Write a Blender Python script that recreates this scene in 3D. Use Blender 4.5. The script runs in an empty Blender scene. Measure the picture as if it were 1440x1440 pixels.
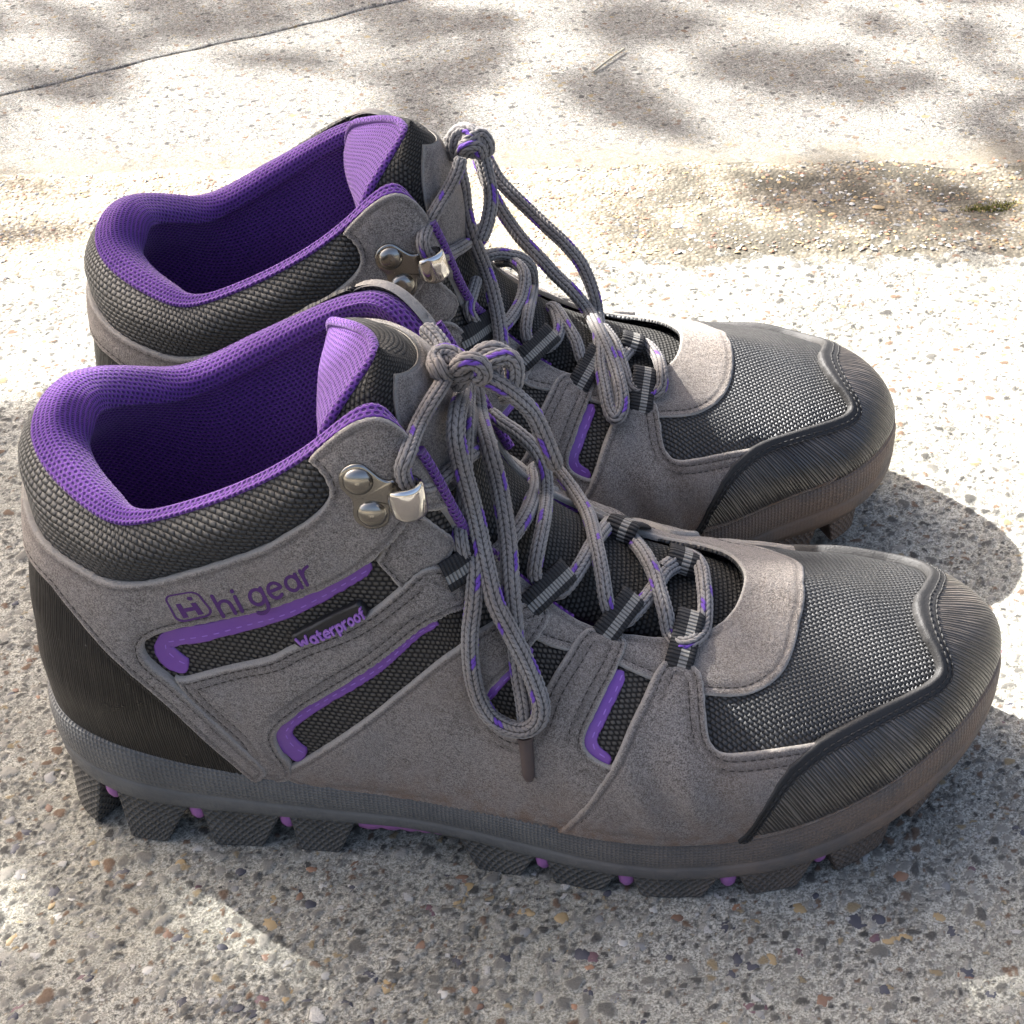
import bpy, math, random
import numpy as np
from mathutils import Matrix, Vector
from mathutils.geometry import delaunay_2d_cdt
random.seed(7); RNG=np.random.default_rng(7)
SC=bpy.context.scene; COL=SC.collection
# ------------------------------------------------------------------ camera
CAMP=(.18066,-.35209,.37247); YAW,PITCH,ROLL=-.10936,.66629,.06752
def cam_axes():
    f=np.array([math.sin(YAW)*math.cos(PITCH),math.cos(YAW)*math.cos(PITCH),-math.sin(PITCH)])
    r=np.array([math.cos(YAW),-math.sin(YAW),0]);d=np.cross(f,r);c,s=math.cos(ROLL),math.sin(ROLL)
    return c*r+s*d,-s*r+c*d,f
R_,D_,F_=cam_axes()
cd=bpy.data.cameras.new('camera');cam=bpy.data.objects.new('camera',cd);COL.objects.link(cam)
cam.matrix_world=Matrix(((R_[0],-D_[0],-F_[0],CAMP[0]),(R_[1],-D_[1],-F_[1],CAMP[1]),(R_[2],-D_[2],-F_[2],CAMP[2]),(0,0,0,1)))
cd.sensor_width=36;cd.lens=36*2336/1440;cd.clip_start=.01;cd.clip_end=200
cd.dof.use_dof=False
SC.camera=cam
# ------------------------------------------------------------------ sky, sun, exposure
EL=math.radians(41);SUNDIR=Vector((-.626,.422,.656)).normalized()
W=bpy.data.worlds.new('World');SC.world=W;W.use_nodes=True
nt=W.node_tree;bg=nt.nodes['Background'];sk=nt.nodes.new('ShaderNodeTexSky');sk.sky_type='NISHITA';sk.sun_disc=False
sk.sun_elevation=EL;sk.sun_rotation=math.atan2(SUNDIR.x,SUNDIR.y);nt.links.new(sk.outputs[0],bg.inputs[0]);bg.inputs[1].default_value=.10;sk.dust_density=6.5;sk.air_density=.65;sk.ozone_density=.2
sl=bpy.data.lights.new('sun','SUN');sl.energy=5;sl.angle=math.radians(.5);sl.color=(1,.985,.965)
so=bpy.data.objects.new('sun',sl);COL.objects.link(so);so.rotation_euler=SUNDIR.to_track_quat('Z','Y').to_euler();so.location=(-2,1.5,2.5)
SC.view_settings.view_transform='Standard';SC.view_settings.look='None';SC.view_settings.gamma=1;SC.view_settings.exposure=2.15
SC.render.engine='CYCLES'
# ------------------------------------------------------------------ boot surface
# lateral control columns from heel centre (0) to toe centre (14); each from the sole joint up to the opening edge
LAT=[
[(6.5,0,40),(8.5,0,58),(10.5,0,78),(11.5,0,98),(13,0,112),(14.5,0,120),(17,0,125)],
[(12,-22,38),(12,-24,57),(13.5,-23.5,78),(16,-21,97),(19,-18,109),(21,-16,115.5),(23,-14,119)],
[(29,-33,35),(29,-35,56),(31,-34.5,77),(34,-33,94),(36,-31.5,106),(38,-30,112),(39,-28,115.5)],
[(52,-36,30),(51,-37.5,54),(52,-37,76),(53,-36.5,93),(53,-36,105),(53,-34.8,112),(53,-32,116)],
[(80,-37.5,26),(79,-39.5,51),(78,-38.5,75),(78,-38,96),(78,-37.5,112),(78,-36.8,121),(78,-34.5,127)],
[(108,-40,24),(106,-41.5,50),(103.5,-40,75),(102,-39,100),(101,-38.5,122),(101,-37.5,134),(100.5,-35.5,142)],
[(125,-43,23.5),(123,-43.5,48),(120.5,-41.5,74),(119,-39.5,100),(118.5,-37.5,125),(118.5,-36,139),(118.5,-33.5,148)],
[(141,-47.5,22),(139,-47,43),(135.5,-43.5,65),(132,-40,85),(130.5,-36,99),(130,-32,108),(130,-28,112.5)],
[(158,-52.5,21),(156,-52,39),(152,-47.5,56.5),(148.5,-41,70),(145.5,-34.5,81),(142.5,-27,89.5),(141.5,-22,93.5)],
[(177,-56,21),(175,-55.5,37),(171,-50.5,51.5),(166,-43,63.5),(162.5,-36.5,70.5),(160,-30,75.5),(158.5,-25,78)],
[(197,-56,21.5),(195,-55,35.5),(191,-51,47),(186,-43.5,57),(181,-35,64.5),(178,-28,68.5),(176,-23.5,70)],
[(217,-52.5,24.5),(215,-52,36),(210.5,-48,46.5),(204,-40.5,56),(198,-32,62.5),(193,-25,66),(190,-21,67.5)],
[(236,-44,29),(234,-44,39),(229,-39,49),(221,-31.5,57),(212,-23.5,62.5),(204.5,-18,66.5),(199.5,-14.5,68.3)],
[(257,-28,35),(255,-28,43),(248,-24,52),(236,-18,59),(221,-12,64.5),(210,-8.5,68),(203.5,-7,69.5)],
[(277,7,40),(275,6.5,46),(267,5,53.5),(250,3,60),(230,1,66),(213,0,69.5),(205,0,70.5)],
]
# medial side: mirrored, with its own half-width factor and a straighter big-toe side
MEDF=[1,1.02,1.02,1.04,1.02,.98,.95,.93,.92,.9,.88,.9,.96,1.05]
MEDE={1:(1,.5,10),2:(0,0,6),3:(0,1,4),4:(0,2,5),5:(0,1,2),6:(-3,-1,-8),7:(-1,0,4)}   # edge shift (x,y,z)
MEDZ={9:-1,10:-2.5,11:-3,12:-2.5,13:-1}
INX=[0]*12+[2,4];INF=[1]*9+[.97,.95,.94,.96,1.05]
def columns(left=False):
    """right boot: big toe on the +y side; left boot: big toe on the -y side"""
    w=np.linspace(1,0,7);A=[];B=[]
    JY=[1]*7+[.97,.95,.945,.945,.95,.96,.97,1];JZ=[0]*7+[1.5,2.2,2.4,2.4,2.2,1.8,1,0]
    def lat(k):
        c=np.array(LAT[k],float);c[0,1]*=JY[k];c[0,2]+=JZ[k];c[1,1]*=(1+JY[k])/2;c[1,2]+=JZ[k]*.4;return c
    for k in range(15):
        c=lat(k)
        if left and 8<k<14: c[:,1]*=INF[k];c[:,0]+=INX[k]*w
        if left and k==13: c[:,1]-=6*w
        if left and k==14: c[:,1]*=-1
        A.append(c)
    for k in range(13,0,-1):
        c=lat(k); c[:,1]*=-(MEDF[k] if not left or k<9 else .5+.5*MEDF[k])
        if not left:
            c[:,0]+=INX[k]*w
            if k==13: c[:,1]+=6*w
        if k in MEDE: c+=np.array(MEDE[k])*np.array([0,0,0,.1,.4,.75,1])[:,None]
        if k in MEDZ: c[:,2]+=MEDZ[k]*np.array([0,.2,.8,1,1,.7,.2])
        B.append(c)
    return np.array(A+B) # 28 x 7 x 3
def per_spline(C,n):
    """periodic cubic spline through C (k,...) sampled n per interval"""
    k=len(C);A=np.zeros((k,k))
    for i in range(k): A[i,i]=4;A[i,(i-1)%k]=1;A[i,(i+1)%k]=1
    F=C.reshape(k,-1);B=3*(np.roll(F,-1,0)-np.roll(F,1,0));D=np.linalg.solve(A,B)
    out=[];
    for i in range(k):
        t=(np.arange(n)/n)[:,None];a=F[i];b=F[(i+1)%k];da=D[i];db=D[(i+1)%k]
        out.append(a*(2*t**3-3*t**2+1)+b*(-2*t**3+3*t**2)+da*(t**3-2*t*t+t)+db*(t**3-t*t))
    return np.concatenate(out).reshape((k*n,)+C.shape[1:])
def nat_spline(C,n):
    """natural cubic spline along axis 1, chord-uniform parameter"""
    k=C.shape[1];F=np.moveaxis(C,1,0);sh=F.shape;F=F.reshape(k,-1)
    A=np.zeros((k,k));B=np.zeros_like(F)
    for i in range(k):
        if i==0: A[0,0]=2;A[0,1]=1;B[0]=3*(F[1]-F[0])
        elif i==k-1: A[i,i]=2;A[i,i-1]=1;B[i]=3*(F[i]-F[i-1])
        else: A[i,i]=4;A[i,i-1]=A[i,i+1]=1;B[i]=3*(F[i+1]-F[i-1])
    D=np.linalg.solve(A,B);s=np.linspace(0,k-1,n);i=np.minimum(s.astype(int),k-2);t=(s-i)[:,None]
    a,b,da,db=F[i],F[i+1],D[i],D[i+1]
    o=a*(2*t**3-3*t**2+1)+b*(-2*t**3+3*t**2)+da*(t**3-2*t*t+t)+db*(t**3-t*t)
    return np.moveaxis(o.reshape((n,)+sh[1:]),0,1)
NU=14;NV=61
class Surf:
    def __init__(s,cols=None):
        G=nat_spline(per_spline(cols if cols is not None else columns(),NU),NV)  # (28*NU, NV, 3)
        s.G=G;s.n=len(G);s.K=s.n//NU
        du=np.roll(G,-1,0)-np.roll(G,1,0);dv=np.gradient(G,axis=1)
        N=np.cross(du,dv);N/=np.linalg.norm(N,axis=2,keepdims=True)+1e-9
        s.N=N
        s.LU=np.concatenate([np.zeros((1,NV)),np.cumsum(np.linalg.norm(np.roll(G,-1,0)-G,axis=2),0)])
        s.LV=np.concatenate([np.zeros((s.n,1)),np.cumsum(np.linalg.norm(np.diff(G,axis=1),axis=2),1)],1)
    def _w(s,u,v):
        x=np.asarray(u,float)*NU;y=np.clip(np.asarray(v,float),0,1)*(NV-1)
        i=np.floor(x).astype(int);j=np.minimum(np.floor(y).astype(int),NV-2)
        return i,j,(x-i)[...,None],(y-j)[...,None]
    def _bl(s,A,u,v):
        i,j,a,b=s._w(u,v);n=s.n
        return (A[i%n,j]*(1-a)+A[(i+1)%n,j]*a)*(1-b)+(A[i%n,j+1]*(1-a)+A[(i+1)%n,j+1]*a)*b
    def P(s,u,v): return s._bl(s.G,u,v)
    def Nn(s,u,v):
        n=s._bl(s.N,u,v);return n/(np.linalg.norm(n,axis=-1,keepdims=True)+1e-9)
    def metric(s,u,v):
        """texture coordinates in mm: along the ring at mid height, and up the column"""
        i,j,a,b=s._w(u,v);n=s.n
        lv=s._bl(s.LV[...,None],u,v)[...,0]
        L=s.LU[:,NV//3];tot=L[-1]
        k=np.floor(i/n);lu=L[i%n]*(1-a[...,0])+L[i%n+1]*a[...,0]+k*tot
        return lu,lv

TNG=[ # tongue: centre x, centre z, half width, sweep-back of the sides, drop of the sides, thickness, tilt, twist
(208,62,15,2,1,3,0,0),(190,66.5,19,3,2,3.5,0,0),(170,74,20,4,3,4,0,0),(152,86,21,6,3,4.5,0,0),(139,101,22,8,3,5,0,0),(131.5,117,25,11,2.5,7,1,0),(125.5,132,28,17,2,8.5,5,4.5),(119.5,141.5,26.5,16,-.5,8.5,8,8),(114.5,148,20.5,10.5,-1.5,7.5,11,11)]
def tongue(left=False,ns=60,nb=41):
    T=np.array(TNG,float)
    if left: T[:,0]+=[0,0,0,0,0,1,3,5,6];T[:,1]+=[0,0,0,0,0,1,3,5,6]
    T=nat_spline(T[None],ns)[0];b=np.linspace(-1,1,nb)
    x=T[:,0:1]-T[:,3:4]*np.abs(b)**2-T[:,7:8]*b;y=T[:,2:3]*np.sin(b*1.25)/np.sin(1.25);z=T[:,1:2]-T[:,4:5]*np.abs(b)**2.2-T[:,6:7]*b
    M=np.stack([x,y+0*x,z],-1)
    ds=np.gradient(M,axis=0);db=np.gradient(M,axis=1);N=np.cross(db,ds);N/=np.linalg.norm(N,axis=2,keepdims=True)
    s=np.linspace(0,1,ns)[:,None]
    e=np.sqrt(np.clip(1-np.abs(b)**3.2,0,1))*np.sqrt(np.clip(1-np.clip((s-.9)/.1,0,1)**2.5,0,1))
    if N[ns//2,nb//2,0]<0: N=-N
    return M,N,T[:,5:6]*e*.5

DATA = {'panels': {'counter': [[-3.263, -0.02], [-2.913, -0.02], [-2.563, -0.02], [-2.213, -0.02], [-1.863, -0.02], [-1.513, -0.02], [-1.163, -0.02], [-0.813, -0.02], [-0.463,
-0.02], [-0.113, -0.02], [0.237, -0.02], [0.587, -0.02], [0.937, -0.02], [1.287, -0.02], [1.637, -0.02], [1.987, -0.02], [2.337, -0.02], [2.687, -0.02], [3.037, -0.02], [3.387,
-0.02], [3.563, 0.0154], [3.342, 0.0819], [3.063, 0.1611], [2.792, 0.2195], [2.518, 0.2806], [2.172, 0.3427], [1.877, 0.4023], [1.615, 0.4495], [1.414, 0.4886], [0, 0.5036],
[-1.414, 0.4886], [-1.615, 0.4495], [-1.877, 0.4023], [-2.172, 0.3427], [-2.518, 0.2806], [-2.792, 0.2195], [-3.063, 0.1611], [-3.342, 0.0819], [-3.563, 0.0154]],
'collar': [[0, 0.6442], [0.712, 0.6342], [1.148, 0.5992], [1.557, 0.5856], [1.91, 0.5798], [2.239, 0.5715], [2.678, 0.5877], [2.922, 0.5996], [3.463, 0.6361], [3.942, 0.6554],
[4.313, 0.6691], [4.566, 0.6932], [4.79, 0.7055], [4.989, 0.7253], [5.084, 0.7514], [5.074, 0.8071], [4.979, 0.9143], [4.857, 1], [4.807, 1], [4.357, 1], [4, 1], [3.5, 1], [3, 1],
[2.5, 1], [2, 1], [1.5, 1], [1, 1], [0.5, 1], [0, 1], [-0.5, 1], [-1, 1], [-1.5, 1], [-2, 1], [-2.5, 1], [-3, 1], [-3.5, 1], [-4, 1], [-4.807, 1], [-4.857, 1], [-4.979, 0.9143],
[-5.074, 0.8071], [-5.084, 0.7514], [-4.989, 0.7253], [-4.79, 0.7055], [-4.566, 0.6932], [-4.313, 0.6691], [-3.942, 0.6554], [-3.463, 0.6361], [-2.922, 0.5996], [-2.678, 0.5877],
[-2.239, 0.5715], [-1.91, 0.5798], [-1.557, 0.5856], [-1.148, 0.5992], [-0.712, 0.6342]],
'ankle': [[0, 0.6462], [0.712, 0.6342], [1.148, 0.5992], [1.557, 0.5856], [1.91, 0.5798], [2.239, 0.5715], [2.678, 0.5877], [2.922, 0.5996], [3.463, 0.6361], [3.942, 0.6554],
[4.313, 0.6691], [4.566, 0.6932], [4.79, 0.7055], [4.989, 0.7253], [5.084, 0.7514], [5.074, 0.8071], [4.979, 0.9143], [4.827, 1], [6, 1], [6.6, 1], [7, 0.985], [7.25, 0.95],
[6.777, 0.9659], [6.613, 0.8205], [6.072, 0.6193], [5.552, 0.5595], [5.218, 0.5377], [4.858, 0.52], [4.488, 0.5], [4.018, 0.4703], [3.565, 0.4465], [3.076, 0.416], [2.815, 0.3859],
[2.698, 0.3497], [2.73, 0.3182], [2.856, 0.2902], [3.063, 0.2539], [3.287, 0.2003], [3.489, 0.1372], [3.691, 0.0811], [3.804, 0.0392], [3.623, 0], [3.563, 0.0114], [3.342, 0.0779],
[3.063, 0.1571], [2.792, 0.2155], [2.518, 0.2766], [2.172, 0.3387], [1.877, 0.3983], [1.615, 0.4455], [1.414, 0.4846], [0, 0.4996], [-1.414, 0.4846], [-1.615, 0.4455], [-1.877,
0.3983], [-2.172, 0.3387], [-2.518, 0.2766], [-2.792, 0.2155], [-3.063, 0.1571], [-3.342, 0.0779], [-3.563, 0.0114], [-3.623, 0], [-3.804, 0.0392], [-3.691, 0.0811], [-3.489,
0.1372], [-3.287, 0.2003], [-3.063, 0.2539], [-2.856, 0.2902], [-2.73, 0.3182], [-2.698, 0.3497], [-2.815, 0.3859], [-3.076, 0.416], [-3.565, 0.4465], [-4.018, 0.4703], [-4.488,
0.5], [-4.858, 0.52], [-5.218, 0.5377], [-5.552, 0.5595], [-6.072, 0.6193], [-6.613, 0.8205], [-6.777, 0.9659], [-7.25, 0.95], [-7, 0.985], [-6.6, 1], [-6, 1], [-4.827, 1],
[-4.979, 0.9143], [-5.074, 0.8071], [-5.084, 0.7514], [-4.989, 0.7253], [-4.79, 0.7055], [-4.566, 0.6932], [-4.313, 0.6691], [-3.942, 0.6554], [-3.463, 0.6361], [-2.922, 0.5996],
[-2.678, 0.5877], [-2.239, 0.5715], [-1.91, 0.5798], [-1.557, 0.5856], [-1.148, 0.5992], [-0.712, 0.6342]],
'strap1': [[3.021, 0.2742], [3.101, 0.2627], [3.351, 0.2849], [3.735, 0.3188], [4.108, 0.3472], [4.309, 0.376], [4.714, 0.408], [5.19, 0.4407], [5.483, 0.4664], [5.908, 0.5079],
[6.184, 0.5477], [6.5, 0.6021], [6.87, 0.6899], [7.134, 0.7236], [7.231, 0.6816], [7.057, 0.5927], [6.698, 0.5155], [6.437, 0.4707], [5.811, 0.393], [5.318, 0.3483], [4.784,
0.2932], [4.45, 0.2498], [4.143, 0.1999], [3.999, 0.1685], [3.938, 0.1397], [3.965, 0.0987], [4.033, 0.0722], [4, 0.02], [3.7, 0], [3.45, 0.03], [3.633, 0.091], [3.418, 0.1499],
[3.187, 0.2138]],
'quarter': [[3.798, 0.0324], [4.027, 0.0657], [4.207, 0.093], [4.524, 0.1543], [5.156, 0.2438], [5.84, 0.311], [6.425, 0.3864], [6.94, 0.4683], [7.4, 0.6043], [7.783, 0.7102],
[8.196, 0.813], [8.494, 0.883], [8.634, 0.8769], [8.503, 0.7668], [8.162, 0.6458], [7.628, 0.4835], [7.179, 0.3774], [7.006, 0.3286], [7.006, 0.2971], [7.219, 0.2788], [7.554,
0.2927], [7.849, 0.3523], [8.158, 0.4782], [8.466, 0.5838], [8.763, 0.7023], [9.026, 0.8488], [9.207, 0.9582], [9.48, 0.992], [9.729, 0.9386], [9.72, 0.855], [9.477, 0.707],
[8.987, 0.4902], [8.638, 0.3895], [8.57, 0.3448], [8.683, 0.317], [8.971, 0.307], [9.6, 0.25], [9.3, 0.1], [8.9, -0.02], [8, -0.02], [7, -0.02], [6, -0.02], [5, -0.02], [4.4,
-0.02]],
'forefoot': [[7.786, 0], [7.945, 0.0324], [8.385, 0.1653], [8.875, 0.3061], [9.287, 0.4401], [9.699, 0.5862], [10.03, 0.7151], [10.246, 0.7788], [10.462, 0.8], [10.663, 0.7542],
[10.725, 0.689], [10.603, 0.6017], [10.394, 0.479], [10.395, 0.4356], [10.478, 0.4099], [10.815, 0.4029], [11.227, 0.3881], [11.6, 0.3626], [11.868, 0.34], [12.9, 0.12], [12.6,
-0.02], [12, -0.02], [11, -0.02], [10, -0.02], [9, -0.02], [7.736, -0.02]],
'eyestay': [[6.775, 0.9987], [7.184, 0.9068], [7.42, 0.8391], [7.789, 0.7826], [8.154, 0.7034], [8.304, 0.6738], [8.774, 0.7141], [9.259, 0.776], [9.508, 0.7318], [9.929, 0.6752],
[10.32, 0.6236], [10.635, 0.6125], [10.919, 0.5937], [11.277, 0.578], [11.632, 0.5853], [11.928, 0.6024], [12.28, 0.6274], [12.74, 0.6589], [13.237, 0.6989], [13.555, 0.7238], [14,
0.747], [14.445, 0.7238], [14.763, 0.6989], [15.26, 0.6589], [15.72, 0.6274], [16.072, 0.6024], [16.368, 0.5853], [16.723, 0.578], [17.081, 0.5937], [17.365, 0.6125], [17.68,
0.6236], [18.071, 0.6752], [18.492, 0.7318], [18.741, 0.776], [19.226, 0.7141], [19.696, 0.6738], [19.846, 0.7034], [20.211, 0.7826], [20.58, 0.8391], [20.816, 0.9068], [21.225,
0.9987], [20.9, 0.995], [20.57, 0.995], [20.24, 0.995], [19.91, 0.995], [19.58, 0.995], [19.25, 0.995], [18.92, 0.995], [18.59, 0.995], [18.26, 0.995], [17.93, 0.995], [17.6,
0.995], [17.27, 0.995], [16.94, 0.995], [16.61, 0.995], [16.28, 0.995], [15.95, 0.995], [15.62, 0.995], [15.29, 0.995], [14.96, 0.995], [14.63, 0.995], [14.3, 0.995], [13.97,
0.995], [13.64, 0.995], [13.31, 0.995], [12.98, 0.995], [12.65, 0.995], [12.32, 0.995], [11.99, 0.995], [11.66, 0.995], [11.33, 0.995], [11, 0.995], [10.67, 0.995], [10.34, 0.995],
[10.01, 0.995], [9.68, 0.995], [9.35, 0.995], [9.02, 0.995], [8.69, 0.995], [8.36, 0.995], [8.03, 0.995], [7.7, 0.995], [7.37, 0.995]],
'tab': [[5.508, 0.5503], [5.593, 0.5579], [6.513, 0.7494], [7.045, 0.8956], [6.796, 0.6641], [6.406, 0.5706], [5.958, 0.4989], [5.862, 0.5009]],
'cap': [[10.214, -0.02], [10.214, 0], [10.427, 0.0544], [10.66, 0.1813], [11.1, 0.3085], [11.597, 0.352], [12.022, 0.3573], [12.627, 0.3392], [12.987, 0.3144], [13.165, 0.3005],
[13.289, 0.306], [13.353, 0.3382], [13.513, 0.4238], [13.81, 0.4778], [14.132, 0.4683], [14.65, 0.3364], [15.013, 0.3144], [15.373, 0.3392], [15.978, 0.3573], [16.403, 0.352],
[16.9, 0.3085], [17.34, 0.1813], [17.573, 0.0544], [17.786, 0], [17.786, -0.02], [17.286, -0.02], [16.686, -0.02], [16.086, -0.02], [15.486, -0.02], [14.886, -0.02], [14.286,
-0.02], [13.686, -0.02], [13.086, -0.02], [12.486, -0.02], [11.886, -0.02], [11.286, -0.02], [10.686, -0.02]],
'vamp_mesh': [[9.9, 0.3], [10, 1], [11, 1], [12, 1], [13, 1], [14, 1], [15, 1], [16, 1], [17, 1], [18, 1], [18.1, 0.3], [17, 0.2], [16, 0.15], [15, 0.12], [14, 0.1], [13, 0.12],
[12, 0.15], [11, 0.2]],
'tag': [[4.344, 0.4098], [4.668, 0.4416], [5.179, 0.4773], [5.256, 0.4689], [5.305, 0.4521], [5.088, 0.4352], [4.714, 0.408], [4.414, 0.3801], [4.364, 0.3904]],
'strip1': [[3.238, 0.3146], [3.17, 0.3235], [3.089, 0.3413], [3.038, 0.3545], [3.018, 0.3436], [3.22, 0.3611], [3.615, 0.387], [4, 0.4177], [4.474, 0.4549], [5.067, 0.5043],
[5.486, 0.5297], [5.409, 0.5576], [5.007, 0.5374], [4.433, 0.495], [3.978, 0.4632], [3.607, 0.4366], [3.214, 0.4156], [2.955, 0.3978], [2.797, 0.3308], [2.91, 0.2943], [3.048,
0.2745], [3.175, 0.2751]],
'strip2': [[4.221, 0.1128], [4.166, 0.1229], [4.123, 0.1422], [4.106, 0.1559], [4.182, 0.1803], [4.433, 0.2215], [4.785, 0.2702], [5.476, 0.3376], [6.545, 0.4642], [6.4, 0.4786],
[5.382, 0.3649], [4.73, 0.3004], [4.382, 0.254], [4.103, 0.2122], [3.938, 0.1583], [3.946, 0.1068], [4.03, 0.0783], [4.13, 0.0719]],
'strip3': [[7.135, 0.3418], [7.43, 0.4083], [7.748, 0.4918], [8.208, 0.6303], [8.074, 0.643], [7.621, 0.5021], [7.294, 0.4157], [6.985, 0.3481]],
'strip4': [[9.612, 0.6945], [9.371, 0.5783], [9.026, 0.4501], [8.795, 0.3851], [8.782, 0.3612], [8.954, 0.3379], [8.778, 0.2894], [8.553, 0.316], [8.582, 0.3828], [8.853, 0.4614],
[9.195, 0.5917], [9.443, 0.7137]]},
'strip_lines': {'strip1': [[3.219, 0.3026], [3.128, 0.3064], [3.026, 0.3243], [2.954, 0.346], [2.996, 0.3621], [3.218, 0.3791], [3.612, 0.4032], [3.993, 0.4326], [4.46, 0.4681],
[5.047, 0.515], [5.461, 0.5384]],
'strip2': [[4.194, 0.1008], [4.121, 0.1084], [4.062, 0.1303], [4.048, 0.1568], [4.155, 0.1912], [4.417, 0.2321], [4.768, 0.2798], [5.446, 0.3462], [6.499, 0.4688]],
'strip3': [[7.093, 0.3437], [7.392, 0.4105], [7.713, 0.4949], [8.17, 0.634]],
'strip4': [[9.562, 0.7005], [9.316, 0.5826], [8.972, 0.4537], [8.728, 0.3845], [8.709, 0.3471], [8.901, 0.3236]]},
'text_uv': [[3.711, 0.4678], [4.74, 0.5439], [4.663, 0.6025], [3.635, 0.5397]],
'logo_uv': [[3.2, 0.4437], [3.634, 0.4755], [3.485, 0.5664], [3.086, 0.5455]],
'tagtext_uv': [[4.439, 0.3837], [5.271, 0.4493], [5.217, 0.4693], [4.4, 0.4063]],
'hook': {'near': [[5.467, 0.7619], [5.607, 0.6584], [6.252, 0.8051]],
'far': [[5.554, 0.7118], [5.721, 0.6319], [6.399, 0.8366]]},
'lace': {'near': {'lace': [[[182.59, -0.03, 73.95], [186.37, 4.99, 72.84], [190.78, 8.25, 71.42], [193.25, 3.17, 72.06], [194.03, -5.56, 72.31], [194.25, -13.3, 71.39], [193.59,
-19.17, 68.94], [190.83, -24.37, 69.31], [187.05, -25.42, 69.47], [184.62, -21.34, 69.56], [183.48, -18.35, 74.02], [182.35, -14.42, 76.13], [180.44, -5.93, 77.42], [178.09, 1.43,
77.33], [175.87, 8.11, 75.64], [172.32, 17.7, 72.73], [169.07, 18.96, 74.32]], [[193.36, 6.22, 69.48], [188.36, 5.25, 71.07], [183.97, 0.39, 72.83], [181.6, -5.58, 74.06], [178.15,
-14.17, 75.12], [174.94, -18.81, 74.37], [172.29, -20.74, 73.27], [169.46, -20.45, 74.78], [167.81, -19.78, 79.24], [166.62, -14.03, 83.77], [164.88, -4.44, 85.7], [162.07, 14.25,
81.18], [158.02, 25.42, 80.39], [155.21, 29.91, 81.61], [152.64, 33.25, 82.96], [150.31, 35.44, 84.43]], [[168.2, 21.36, 73.71], [166.49, 11.6, 78.7], [163.91, 0.4, 82.97],
[161.41, -10.48, 85.23], [157.87, -18.07, 84.2], [154.76, -20.95, 83.44], [151.48, -21.44, 85.59], [149.25, -21.66, 90.21], [149.85, -18.87, 94.67], [151.12, -8.97, 97.47],
[151.11, 4.4, 95.44], [150.73, 8.82, 101.33], [148.04, 12.11, 106.12], [143.73, 15.14, 109.19], [138.93, 18.25, 110.82], [135.54, 22.05, 111.5]], [[150.87, 30.87, 87.82], [146.33,
27.68, 87.67], [147.07, 16.58, 90.02], [147.08, -3.97, 98.34], [144.64, -14.95, 99.87], [140.02, -21.96, 98.42], [135.59, -29.15, 100.83], [132.99, -32, 104.39], [132.15, -32.57,
109.51], [131.47, -27.12, 112], [132.48, -24.51, 116.78], [132.62, -21.68, 119.8], [130.23, -22.97, 124.82]], [[136.55, 8.98, 111.29], [133.5, -13.03, 122.77], [129.89, -22.85,
125.17], [126.45, -27.75, 124.9], [124.62, -38.48, 130.95], [122.04, -40.4, 134.14], [121.12, -40.67, 138.58], [122.26, -39.01, 141.95], [123.71, -28.65, 142.81], [126.3, -24.47,
146.13], [128.23, -19.09, 147.01], [129.06, -11.11, 145.41]]],
'bow': [[[131.53, -2.79, 138.75], [132.01, -5.61, 136.75], [132.19, -18.6, 139.91], [132.05, -23.51, 136.55], [132.84, -24.58, 129.1], [134.31, -25.59, 121.01], [135.9, -27.63,
112.87], [137.98, -33.28, 104.54], [140.52, -39.72, 96.65], [143.89, -42.21, 89.29], [147.45, -44.59, 81.71], [150.18, -47.05, 74.59], [151.51, -48.87, 69.27], [150.65, -50.07,
64.78], [147.39, -50.27, 61.81], [142.89, -49.49, 61.72], [138.13, -48.26, 64.32], [135.05, -46.67, 70.44], [133.86, -45.4, 78.84], [133.95, -43.18, 88.38], [135.1, -39.48, 96.64],
[135.45, -34.41, 102.92], [134.37, -26.35, 107.91], [133.38, -23.97, 117.5], [132.93, -20.3, 125.92], [133, -12.72, 131.43], [132, 1.58, 130.3], [131.92, 3.6, 134.47]], [[131.49,
18.12, 127.72], [133.03, 13.83, 125.33], [133.87, 10.34, 119.22], [138.03, -8.64, 122.01], [140.43, -14.07, 115.35], [142.21, -20.51, 109.51], [143.38, -26.45, 103.33], [144.06,
-33, 97.49], [144.62, -36.8, 89.51], [145.12, -39.31, 81.96], [145.74, -42.78, 75.21], [146.9, -46.15, 68.29], [147.24, -47.58, 61.94], [146.75, -48.89, 58]], [[133.82, -9.02,
145.24], [137.02, -7.85, 149.49], [140.17, -6.76, 150.42], [143.14, -5.42, 148.48], [145.08, -5.26, 145.2], [145.27, -6.12, 140.88], [144.12, -7.25, 138], [141.27, -8.33, 137.03]],
[[134.59, -8.24, 144.51], [140.47, -11.01, 149.85], [144.29, -10.1, 150.47], [146.29, -10.21, 148.44], [146.13, -11.06, 144.19], [144.55, -11.15, 141.08]], [[137.23, -12.79,
146.46], [140.47, -13.95, 146.16], [143.51, -14, 144.07], [146.83, -13.75, 140.71], [150.19, -14.06, 136.63], [152.69, -15.55, 131.17], [154.69, -17.11, 125.7], [155.76, -16.4,
121.61]]],
'knot': [[[129.31, -12.76, 146.51], [128.14, -15.47, 150.4], [126.77, -10.96, 150.15], [128.38, -8.79, 151.01], [131.53, -9.01, 150.29], [133.74, -11.21, 148.79], [133.16, -11.53,
145.23], [130.93, -9.21, 142]], [[127.15, -14.76, 149.94], [129.61, -10.78, 146.03], [133.69, -12.29, 146.79], [136.48, -11.12, 147.87], [138.82, -10.35, 146.92], [139.83, -8.03,
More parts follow.
